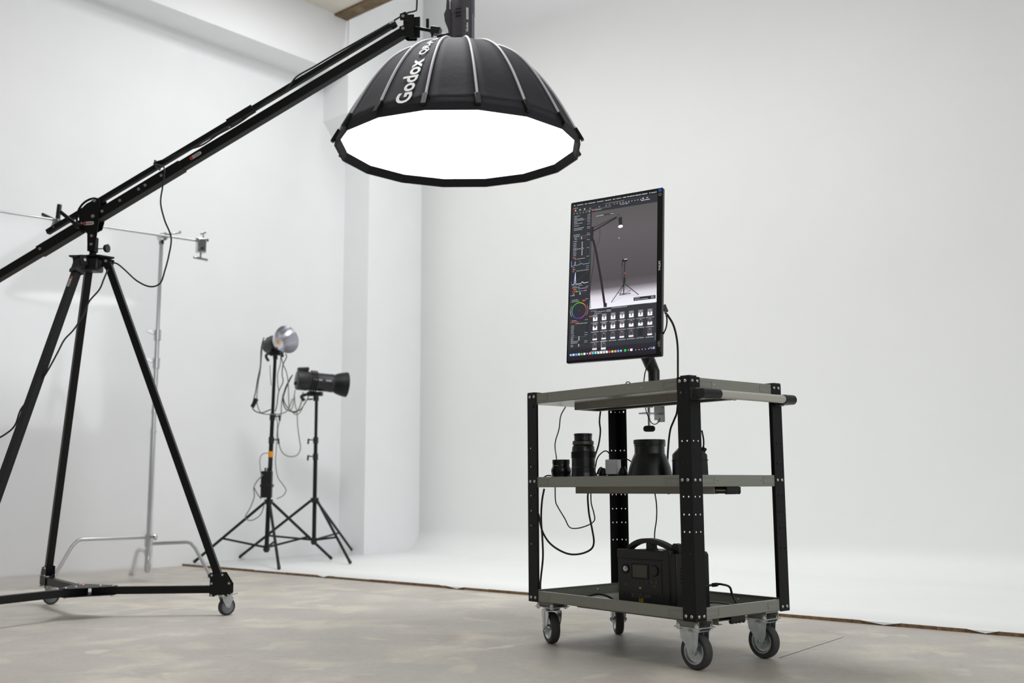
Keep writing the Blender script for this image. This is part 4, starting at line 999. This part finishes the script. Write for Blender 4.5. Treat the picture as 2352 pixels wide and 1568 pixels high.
# lettering on one panel
def on_panel(mb, k, u_lo, v_mid):
    """maps text (x = along the rib from rim to crown, y = across) onto panel k"""
    a0, a1 = ang[k], ang[(k + 1) % NR]; mids = [(rp(a0, i) + rp(a1, i)) / 2 for i in range(len(prof))]
    cum = [0]
    for i in range(1, len(mids)): cum.append(cum[-1] + (mids[i] - mids[i - 1]).length)
    across = (rp(a1, 0) - rp(a0, 0)).normalized(); am = a0 + R(11.25); outv = Vector((math.cos(am), math.sin(am), 0))
    out = []
    for v in mb.v:
        u = u_lo + v.x; i = 0
        while i < len(cum) - 2 and cum[i + 1] < u: i += 1
        t_ = (u - cum[i]) / (cum[i + 1] - cum[i]); p = mids[i].lerp(mids[i + 1], t_); tang = (mids[i + 1] - mids[i]).normalized()
        nn = across.cross(tang).normalized(); nn = nn if nn.dot(outv + Vector((0, 0, .3))) > 0 else -nn
        hw = prof[i][0] * (1 - t_) + prof[i + 1][0] * t_
        y = v.y * min(1.0, hw / .50)
        out.append(p - across * (y + v_mid) + nn * (.004 + v.z))
    mb.v = out; return mb
kt = [k for k in range(NR)][-2]
tm = text_mb('Godox', .104, 'LEFT', bold=.0028); part('maker_name', on_panel(tm, kt, .010, -.008), WHITEPRINT, SBT, 0)
tm = text_mb('QR-P120', .066, 'LEFT', bold=.0012); part('model_name', on_panel(tm, kt, .350, -.012), WHITEPRINT, SBT, 0)

LB = SBX + Vector((0.018, 0.0, .520)); LT = thing('studio_light', 'dark grey cylindrical studio lamp mounted on top of the large softbox', 'studio light', LB)
GM = mat('dark_grey_metal_housing', rgb(82, 80, 87), .38, metal=.3, var=.04)
part('body', MB().lathe([(.052, -.004), (.060, .0), (.060, .150), (.0615, .152), (.0615, .300), (.058, .306), (0, .306)], n=40), GM, LT, 35)
vm = MB()
c0 = tocam + R(-25)
vents = []
for row in range(3):
    for j in range(5):
        a = c0 + R(-8 + j * 6); n = Vector((math.cos(a), math.sin(a), 0)); part('vent_slot', MB().box((-.002, -.004, -.001), (.002, .004, .0012), axes(n * .0612 + Vector((0, 0, .130 + row * .018)), (-math.sin(a), math.cos(a), 0), (0, 0, 1), n)), BLACKP, LT, 0)
for j in range(8):
    a = c0 + R(-18 + j * 5); n = Vector((math.cos(a), math.sin(a), 0)); part('vent_slot', MB().box((-.0015, -.008, -.001), (.0015, .008, .0012), axes(n * .0602 + Vector((0, 0, .016)), (-math.sin(a), math.cos(a), 0), (0, 0, 1), n)), BLACKP, LT, 0)
a = tocam + R(22); n = Vector((math.cos(a), math.sin(a), 0)); TMx = axes(n * .0605 + Vector((0, 0, .072)), (0, 0, 1), (math.sin(a), -math.cos(a), 0), n)
part('maker_name', xf(text_mb('Godox', .017, bold=.0004), TMx), WHITEPRINT, LT, 0)
TM2 = axes(n * .0618 + Vector((0, 0, .142)), (0, 0, 1), (math.sin(a), -math.cos(a), 0), n); b = MB()
for j in range(8): b.box((-.030 + j * .0078, -.006, 0), (-.0245 + j * .0078, .006, .0006), TM2); 
part('model_print', b, WHITEPRINT, LT, 0)
part('side_strip', MB().box((-.012, -.13, 0), (.012, .10, .004), axes(Vector((math.cos(tocam + R(58)), math.sin(tocam + R(58)), 0)) * .057 + Vector((0, 0, .14)), (-math.sin(tocam + R(58)), math.cos(tocam + R(58)), 0), (0, 0, 1), (math.cos(tocam + R(58)), math.sin(tocam + R(58)), 0))), mat('pale_grey_strip', rgb(120, 120, 134), .35, metal=.3, var=.03), LT, 0)
# tilting grip on the boom side
gl = -ph_
lx = Vector((-1, .05, 0)).normalized(); ly = Vector((0, 0, 1)); lz = lx.cross(ly)
M = axes((0, 0, 0), lx, ly, lz)
part('grip_handle', MB().prism([(.05, .03), (.066, .045), (.072, .085), (.088, .125), (.092, .160), (.082, .185), (.080, .24), (.066, .24), (.066, .190), (.050, .170)], -.022, .022, M), GM, LT, 30, .004)
part('tilt_bracket', MB().prism([(.040, -.004), (.060, .0), (.085, .018), (.125, .026), (.128, .052), (.092, .060), (.060, .060), (.045, .050)], -.020, .020, M), BLACKP, LT, 30, .003)
part('tilt_knob', MB().cyl((-.085, 0, .03), (-.085, -.045, .03), .014, n=12), BLACKP, LT, 30, .002)
part('brass_insert', MB().cyl((-.094, -.018, .040), (-.094, -.024, .040), .005, n=10), mat('brass_insert', rgb(150, 110, 70), .4, metal=.7, var=.02), LT, 30)
a_, b__ = at(990, 70, 4.93) - LB, at(1012, 73, 4.92) - LB
part('spigot_receiver', MB().bar(a_, b__, .042, .036, (0, 0, 1)), BLACKP, LT, 30, .003)
part('receiver_screw', MB().cyl(a_ + Vector((.006, 0, -.018)), a_ + Vector((.006, 0, -.034)), .006, n=8), BLACKP, LT, 30)
# ================================================================== chrome stand with the arm
CS = Vector((-2.498, 7.20, 0))
T = thing('chrome_stand', 'chrome grip stand with a horizontal arm behind the frosted sheet', 'grip stand', CS)
def P6(name, mb, m=CHROME, smooth=40, bevel=0.0, parent=None): return part(name, mb, m, parent or T, smooth, bevel, local=False)
def C(x, y, z): return CS + Vector((x, y, z))
P6('column', MB().cyl(C(0, 0, .12), C(0, 0, 1.05), .0175, n=20)); P6('column', MB().cyl(C(0, 0, 1.05), C(0, 0, 1.74), .0150, n=20)); P6('column', MB().cyl(C(0, 0, 1.74), C(0, 0, 2.38), .0125, n=20))
P6('column_foot', MB().lathe([(.012, .06), (.018, .075), (.0205, .08), (.0205, .175), (.0175, .18)], CS, n=20))
for z in (1.02, 1.16): P6('collar', MB().lathe([(.0175, z - .008), (.021, z - .006), (.021, z + .006), (.0175, z + .008)], CS, n=20, closed=True))
for z, w in ((1.50, .05), (1.70, .045)):
    P6('clamp_collar', MB().lathe([(.018, z - .04), (.023, z - .036), (.023, z + .036), (.018, z + .04)], CS, n=20, closed=True))
    P6('clamp_knob', MB().bar(C(-.02, -.01, z + .01), C(-.065, -.03, z + .03), .012, .022), bevel=.003)
feet = [(-.495, -.395), (.345, .30), (-.25, .44)]
for i, (fx, fy) in enumerate(feet):
    z = (.30, .255, .20)[i]; d = Vector((fx, fy, 0)); L_ = d.length; d.normalize(); k = L_ * (.74 if i == 0 else .66)
    pts = [CS + d * .02 + Vector((0, 0, z)), CS + d * (k - .03) + Vector((0, 0, z)), CS + d * k + Vector((0, 0, z - .008)), CS + d * (k + .035) + Vector((0, 0, z - .045)), CS + d * L_ + Vector((0, 0, .012))]
    P6('leg', MB().tube(pts, .0125, 12, smooth=False), smooth=70)
    P6('leg_socket', MB().cyl(CS + Vector((0, 0, z - .022)), CS + Vector((0, 0, z + .022)), .026, n=20))
    P6('foot_tip', MB().cyl(CS + d * (L_ - .008) + Vector((0, 0, .03)), CS + d * L_ + Vector((0, 0, .0)), .0145, n=12), RUBBER)
P6('leg_lock', MB().bar(C(.022, -.02, .30), C(.05, -.035, .30), .012, .012)); P6('leg_lock_knob', MB().lathe([(.0, -.012), (.014, -.010), (.022, 0), (.014, .010), (0, .012)], C(.058, -.04, .30), (1, -.6, 0), 8))
# grip head on the column and horizontal arm
AD = Vector((.776, .631, 0)).normalized(); an_ = Vector((.631, -.776, 0)); HZ = 2.405
G0 = C(0, 0, HZ) + an_ * .052
P6('grip_head', MB().lathe([(.012, -.03), (.030, -.026), (.032, -.004), (.032, .004), (.030, .026), (.012, .03)], C(0, 0, HZ) + an_ * .02, an_, 20)); P6('neck', MB().cyl(C(0, 0, HZ - .05), C(0, 0, HZ), .016, n=14), BLACKP)
P6('tee_handle', MB().tube([C(.01, -.0, HZ) - an_ * .02, C(.06, .02, HZ + .03), C(.10, .05, HZ + .045)], .009, 10)); P6('tee_handle', MB().lathe([(0, -.012), (.016, 0), (0, .012)], C(.11, .055, HZ + .05), (1, .2, .3), 10))
P6('arm', MB().cyl(G0 + AD * -1.7, G0 + AD * .30, .008, n=14))
E_ = G0 + AD * .27
P6('end_grip', MB().bar(E_ + Vector((0, 0, .02)), E_ - Vector((0, 0, .085)), .05, .065, AD), bevel=.006); P6('end_plate', MB().bar(E_ - AD * .04 + Vector((0, 0, .012)), E_ + AD * .05 + Vector((0, 0, .012)), .04, .022), bevel=.003)
P6('grip_slot', MB().cyl(E_ - Vector((0, 0, .055)) + an_ * .02, E_ - Vector((0, 0, .055)) + an_ * .034, .010, n=12), BLACKP)
P6('grip_screw', MB().cyl(E_ - Vector((0, 0, .08)), E_ - Vector((0, 0, .125)), .008, n=10)); P6('grip_screw', MB().cyl(E_ + AD * .015 + Vector((0, 0, .02)), E_ + AD * .015 + Vector((0, 0, .055)), .006, n=10), ZINC)
P6('wing_knob', MB().bar(E_ - AD * .055 - Vector((0, 0, .122)), E_ + AD * .055 - Vector((0, 0, .132)), .016, .02), bevel=.006); P6('wing_knob', MB().bar(E_ - AD * .008 + Vector((0, 0, .055)), E_ + AD * .035 + Vector((0, 0, .075)), .01, .016), bevel=.004)

# frosted sheet hanging from the arm
FRO = bpy.data.materials.new('frosted_film'); FRO.use_nodes = True; nt = FRO.node_tree; N = nt.nodes; L = nt.links
for n_ in list(N):
    if n_.type == 'BSDF_PRINCIPLED': N.remove(n_)
outn = [n_ for n_ in N if n_.type == 'OUTPUT_MATERIAL'][0]
tr_ = N.new('ShaderNodeBsdfTransparent'); tr_.inputs[0].default_value = (.99, .99, 1, 1)
rf = N.new('ShaderNodeBsdfRefraction'); rf.inputs['Roughness'].default_value = .30; rf.inputs['IOR'].default_value = 1.10; rf.inputs['Color'].default_value = (.99, .99, 1, 1)
tl = N.new('ShaderNodeBsdfTranslucent'); tl.inputs[0].default_value = (.93, .93, .95, 1)
gl_ = N.new('ShaderNodeBsdfGlossy'); gl_.inputs['Roughness'].default_value = .07; gl_.inputs[0].default_value = (1, 1, 1, 1)
fr_ = N.new('ShaderNodeFresnel'); fr_.inputs[0].default_value = 1.6
nz = N.new('ShaderNodeTexNoise'); nz.inputs['Scale'].default_value = 3; bp = N.new('ShaderNodeBump'); bp.inputs['Strength'].default_value = .05; bp.inputs['Distance'].default_value = .02
L.new(nz.outputs['Fac'], bp.inputs['Height']); L.new(bp.outputs[0], gl_.inputs['Normal'])
m1 = N.new('ShaderNodeMixShader'); m1.inputs[0].default_value = .72; L.new(tr_.outputs[0], m1.inputs[1]); L.new(rf.outputs[0], m1.inputs[2])
m2 = N.new('ShaderNodeMixShader'); m2.inputs[0].default_value = .22; L.new(m1.outputs[0], m2.inputs[1]); L.new(tl.outputs[0], m2.inputs[2])
m3 = N.new('ShaderNodeMixShader'); L.new(fr_.outputs[0], m3.inputs[0]); L.new(m2.outputs[0], m3.inputs[1]); L.new(gl_.outputs[0], m3.inputs[2]); L.new(m3.outputs[0], outn.inputs['Surface'])
S0 = CS + an_ * .045 + AD * .02; shw, shz = 1.5, HZ - .03
mb = MB(); vs = []; fs = []; nx, nz_ = 12, 16
topo = G0 + an_ * .048
for i in range(nx + 1):
    for j in range(nz_ + 1):
        u = -shw * i / nx; v = j / nz_
        bot = S0 + AD * u; tp = Vector((topo.x, topo.y, 0)) + AD * (u - .06 + (S0 - Vector((topo.x, topo.y, 0))).dot(AD))
        p = bot.lerp(tp, v); vs.append(Vector((p.x, p.y, .006 + (shz + .02) * v)))
for i in range(nx):
    for j in range(nz_): fs.append((i * (nz_ + 1) + j, (i + 1) * (nz_ + 1) + j, (i + 1) * (nz_ + 1) + j + 1, i * (nz_ + 1) + j + 1))
mb.add(vs, fs)
sheet = solo('frosted_sheet', mb, FRO, 'wide translucent frosted plastic sheet hanging from the chrome arm', 'plastic sheet', S0, 60)
# spring clamp holding the sheet to the arm
q = G0 + AD * -.745
T2 = thing('spring_clamp', 'black spring clamp gripping the sheet on the chrome arm', 'clamp', q)
def Q(u, v, w=0): return q + AD * u + Vector((0, 0, v)) + an_ * w
part('jaw', MB().bar(Q(.02, .0, .03), Q(-.01, -.075, .03), .03, .035), BLACKP, T2, 30, .005, local=False); part('jaw', MB().bar(Q(.02, .0, -.02), Q(-.0, -.07, -.02), .03, .03), BLACKP, T2, 30, .005, local=False)
part('handle', MB().bar(Q(.015, .0, .03), Q(.02, .10, .035), .026, .028), BLACKP, T2, 30, .006, local=False); part('handle', MB().bar(Q(.01, .0, -.02), Q(-.07, .035, -.04), .026, .018), BLACKP, T2, 30, .004, local=False)
part('spring_pin', MB().cyl(Q(.015, -.01, -.04), Q(.015, -.01, .05), .006, n=10), STEEL, T2, 40, 0, local=False)

# ================================================================== light stands on the white floor
def light_stand(label, base, feet, top, zcol, name='light_stand'):
    """tripod light stand: base = pole foot, feet on the floor, top = pole top, zcol = leg collar height"""
    t = thing(name, label, 'light stand', (base[0], base[1], TH), group='light stands on the white floor')
    base = Vector(base); top = Vector(top); axd = (top - base).normalized()
    def on_ax(z): return base + axd * ((z - base.z) / axd.z)
    zs = (zcol + .02, zcol + .42 * (top.z - zcol), zcol + .58 * (top.z - zcol))
    part('pole', MB().cyl(on_ax(base.z - .02), on_ax(zs[1]), .0175, n=16), BLACKM, t, 40, 0, False)
    part('pole', MB().cyl(on_ax(zs[1]), on_ax(zs[2]), .0160, n=16), BLACKM, t, 40, 0, False)
    part('pole', MB().cyl(on_ax(zs[2]), top, .0135, n=16), BLACKM, t, 40, 0, False)
    for z in zs[1:]:
        p = on_ax(z); part('pole_collar', MB().cyl(p - axd * .028, p + axd * .024, .0225, n=16), BLACKP, t, 40, 0, False)
        sg = 1 if 'taped' in label else -1
        k = MB().bar(p + Vector((sg * .02, -.01, .0)), p + Vector((sg * .062, -.012, .004)), .012, .010); k.bar(p + Vector((sg * .058, -.012, .012)), p + Vector((sg * .062, -.012, -.034)), .014, .012)
        part('lock_lever', k, BLACKP, t, 30, .002, False)
    pc = on_ax(zcol); pl_ = on_ax(base.z + .02)
    part('leg_collar', MB().cyl(pc - axd * .02, pc + axd * .02, .034, n=16), BLACKP, t, 40, .003, False)
    part('spreader_hub', MB().cyl(pl_ - axd * .03, pl_ + axd * .016, .026, n=16), BLACKP, t, 40, .002, False)
    for f in feet:
        f = Vector(f); d = Vector((f.x - pc.x, f.y - pc.y, 0)).normalized(); a = pc + d * .03; e = f + Vector((0, 0, .011))
        lg = part('leg', MB().cyl(a, e, .0115, n=12), BLACKM, t, 40, 0, False)
        part('foot_tip', MB().cyl(e - (e - a).normalized() * .03, f + Vector((0, 0, .0115)), .0135, n=12), RUBBER, lg, 40, 0, False)
        mdl = a.lerp(e, .60); part('strut', MB().bar(pl_ + d * .02, mdl, .008, .016), BLACKM, t, 30, 0, False)
    return t, on_ax
def cy(x, y): return ground(x, y, TH)
# taller stand with the silver reflector lamp
AF = [cy(446, 1293), cy(641, 1309), cy(761, 1285)]
AB = at(612, 1262, 8.28); AT = at(632, 818, 8.28)
SA, axA = light_stand('black light stand with orange taped pole and a silver reflector lamp on top', AB, AF, AT, at(622, 1152, 8.28).z)
tz = at(625, 1045, 8.28).z; p = axA(tz); q_ = axA(tz + .03)
part('tape_band', MB().cyl(p - Vector((0, 0, .016)), q_, .0200, n=16), ORANGETAPE, SA, 40, 0, False)
lc = at(636, 788, 8.26); ld_ = Vector((.72, -.68, .12)).normalized()
TA = thing('led_lamp', 'black lamp with an open silver bowl reflector and amber chip', 'lamp', lc)
rx, ry, _ = frame(ld_)
part('body', MB().lathe([(.030, -.135), (.058, -.128), (.062, -.115), (.062, -.03), (.066, -.028), (.066, .012), (.058, .016), (0, .016)], (0, 0, 0), ld_, 28), BLACKP, TA, 35)
SIL = mat('silver_reflector', rgb(214, 214, 220), .24, metal=.95, var=.06, scale=60)
rm = MB().lathe([(.045, .012), (.062, .03), (.085, .07), (.104, .115), (.112, .140), (.114, .140), (.106, .113), (.087, .068), (.064, .028), (.046, .010)], (0, 0, 0), ld_, 48, closed=True)
part('reflector', rm, SIL, TA, 40); part('led_plate', MB().lathe([(.050, .017), (.050, .019), (0, .019)], (0, 0, 0), ld_, 24), mat('pale_lamp_face', rgb(218, 212, 218), .4, var=.02), TA, 40)
part('led_chip', MB().lathe([(.0165, .019), (.0165, .022), (0, .022)], (0, 0, 0), ld_, 20), mat('amber_led', rgb(236, 178, 74), .4, var=.02), TA, 40)
part('tilt_bracket', MB().bar(Vector((-.055, .01, -.085)), Vector((.05, .0, -.075)), .05, .035), BLACKP, TA, 30, .004); part('top_fin', MB().bar(-ld_ * .125 + Vector((0, 0, .058)), -ld_ * .04 + Vector((0, 0, .062)), .05, .018), BLACKP, TA, 30, .003)
part('clamp_handle', MB().tube([(-.06, 0, -.08), (-.082, -.01, -.10), (-.075, -.01, -.125), (-.06, -.01, -.145)], .011, 10), BLACKP, TA, 50); part('clamp_handle', MB().tube([(.02, -.02, -.09), (.045, -.03, -.10), (.062, -.03, -.112)], .010, 10), BLACKP, TA, 50)
part('pole_socket', MB().cyl((-.012, .01, -.07), (-.012, .012, -.13), .019, n=14), BLACKP, TA, 40)
# control box strapped to the pole
bx_ = at(612, 1112, 8.24); 
T3 = thing('ballast_box', 'black power box strapped to the taped stand pole', 'power box', bx_)
part('case', MB().box((-.042, -.022, -.105), (.045, .022, .105)), BLACKP, T3, 30, .006); part('strap', MB().box((-.046, -.025, -.022), (.049, .045, .0)), RUBBER, T3, 30, .002)
for dx in (-.012, .006): part('plug', MB().cyl((dx, 0, .105), (dx, 0, .130), .007, n=10), BLACKP, T3, 40)
# shorter stand with the strobe
BF = [cy(546, 1285), cy(805, 1296), cy(812, 1271)]
BB = at(721, 1245, 8.75); BT = at(727, 912, 8.75)
SBs, axB = light_stand('black light stand carrying the dark strobe, standing nearest the wall pier', BB, BF, BT, at(720, 1148, 8.75).z)
sc_ = at(722, 876, 8.75); sd_ = Vector((.90, .42, -.06)).normalized()
TB = thing('studio_strobe', 'dark cylindrical studio strobe with a black flared reflector on the shorter stand', 'studio strobe', sc_)
part('body', MB().lathe([(.070, -.155), (.083, -.150), (.085, -.14), (.085, -.06), (.078, -.055), (.077, .13), (.079, .135), (.079, .16), (0, .16)], (0, 0, 0), sd_, 32), BLACKP, TB, 35)
part('reflector', MB().lathe([(.070, .150), (.072, .165), (.088, .195), (.100, .235), (.107, .272), (.108, .282), (.105, .282), (.097, .235), (.085, .197), (.068, .168)], (0, 0, 0), sd_, 40, closed=True), BLACKM, TB, 40)
part('grip_handle', MB().bar(-sd_ * .145 + Vector((0, 0, .090)), -sd_ * .05 + Vector((0, 0, .102)), .05, .03), BLACKP, TB, 30, .006)
fx_, fy_, _ = frame(-sd_)
part('rear_display', MB().box((-.035, .012, .156), (.035, .05, .158), axes((0, 0, 0), fx_, fy_, -sd_)), mat('grey_display', rgb(70, 70, 74), .3, var=.05), TB, 0); part('rear_knob', MB().cyl(-sd_ * .155 + Vector((0, 0, -.03)), -sd_ * .172 + Vector((0, 0, -.03)), .014, n=14), BLACKM, TB, 40)
sn = sd_.cross(Vector((0, 0, 1))).normalized(); 
for u0, u1 in ((-.02, .05), (.082, .13)):
    part('print', MB().box((u0, -.006, 0), (u1, .006, .001), axes(sn * .0772 + Vector((0, 0, .01)), sd_, (0, 0, 1), sn)), mat('pale_violet_print', rgb(170, 165, 185), .5, var=0), TB, 0)
part('tilt_bracket', MB().bar(Vector((-.06, .02, -.105)), Vector((.07, 0, -.105)), .05, .035), BLACKP, TB, 30, .005); part('tilt_handle', MB().tube([(-.06, -.02, -.11), (-.10, -.03, -.13), (-.075, -.03, -.165)], .014, 10), BLACKP, TB, 50)
part('pole_socket', MB().cyl((.016, 0, -.115), (.018, 0, -.165), .024, n=14), BLACKP, TB, 40); part('socket_screw', MB().bar((-.005, -.02, -.15), (-.045, -.03, -.155), .014, .014), BLACKP, TB, 30, .003)
for i in range(3):
    r_ = .066; part('wrapped_cord', MB().tube([Vector((0, 0, 0)) + -sd_ * (.03 - i * .02) + fx_ * (.089 * math.cos(t_)) + fy_ * (.089 * math.sin(t_)) for t_ in [2 * math.pi * k / 14 for k in range(15)]], .006, 8, sub=2), RUBBER, TB, 60)
# cables of the two lamps
def sc(pts, r, label, Y=8.2, m=RUBBER): return cable([at(x, y, Y + (z[0] if z else 0)) for x, y, *z in pts], r, label, m=m, group='cables of the two stand lamps')
sc([(606, 775), (600, 800), (598, 840), (592, 870), (587, 900), (580, 930), (584, 942), (600, 948), (622, 940)], .0045, 'black lamp cable hanging left of the taped pole down to its inline plug')
b = MB().bar(at(579, 935, 8.2), at(590, 915, 8.2), .03, .03); solo('inline_plug', b, BLACKP, 'black inline plug hanging left of the taped pole', 'plug', at(579, 935, 8.2), 30, bevel=.006)
sc([(603, 790), (598, 850), (593, 880), (590, 920), (597, 945), (612, 951), (645, 950), (662, 940), (672, 915)], .004, 'thin cable sagging from the left of the taped pole to the strobe', m=GREYCAB)
sc([(643, 806), (650, 835), (658, 855), (662, 880), (663, 910), (664, 940)], .004, 'thin cable falling from the silver lamp towards the strobe', m=GREYCAB)
sc([(656, 812), (658, 820), (650, 838), (648, 860), (650, 877), (640, 900), (636, 930), (632, 945)], .004, 'black cable twisting down right beside the taped pole top', m=RUBBER)
sc([(645, 812), (644, 835), (638, 858), (638, 880), (640, 897)], .0038, 'short grey cable just right of the taped pole below the lamp', m=GREYCAB)
sc([(620, 838), (621, 860), (623, 885)], .003, 'short thin grey cable close to the left of the taped pole', m=GREYCAB)
sc([(672, 860), (662, 880), (654, 900), (650, 920), (656, 938), (672, 945), (690, 940), (705, 918), (712, 902)], .0045, 'black cable coil hanging left under the strobe', Y=8.55)
sc([(668, 865), (655, 892), (651, 915), (660, 935), (678, 947), (688, 935), (694, 915), (696, 900)], .0042, 'inner black cable coil under the strobe', Y=8.5)
sc([(678, 895), (675, 915), (672, 935), (668, 942), (680, 952), (690, 945), (700, 925)], .0038, 'small grey cable loop under the strobe', Y=8.45, m=GREYCAB)
sc([(676, 905), (678, 930), (682, 945), (684, 980), (688, 1010), (690, 1030), (682, 1045), (664, 1048), (648, 1038), (640, 1015), (638, 990), (640, 975), (645, 955), (647, 925), (650, 905)], .004, 'grey cable hanging in a long loop between the two light stands', Y=8.35, m=GREYCAB)
sc([(632, 948), (637, 970), (636, 1000), (634, 1040), (633, 1065), (638, 1095), (648, 1110), (657, 1125), (650, 1138), (636, 1145)], .0036, 'grey cable wandering down the right side of the taped pole', m=GREYCAB)
sc([(616, 1040), (604, 1042), (597, 1055), (599, 1085), (604, 1092)], .0032, 'thin grey cable curling left from the orange tape', m=GREYCAB)
sc([(612, 1090), (618, 1072), (622, 1050)], .004, 'short black cable rising from the power box to the tape')
sc([(604, 1090), (590, 1105), (583, 1120), (584, 1140), (575, 1165), (564, 1185), (568, 1193), (580, 1194), (598, 1182), (607, 1160)], .0042, 'grey cable looping out left below the power box', m=GREYCAB)
sc([(583, 1118), (590, 1132), (600, 1146)], .0034, 'short dark cable crossing to the leg collar of the taped stand')
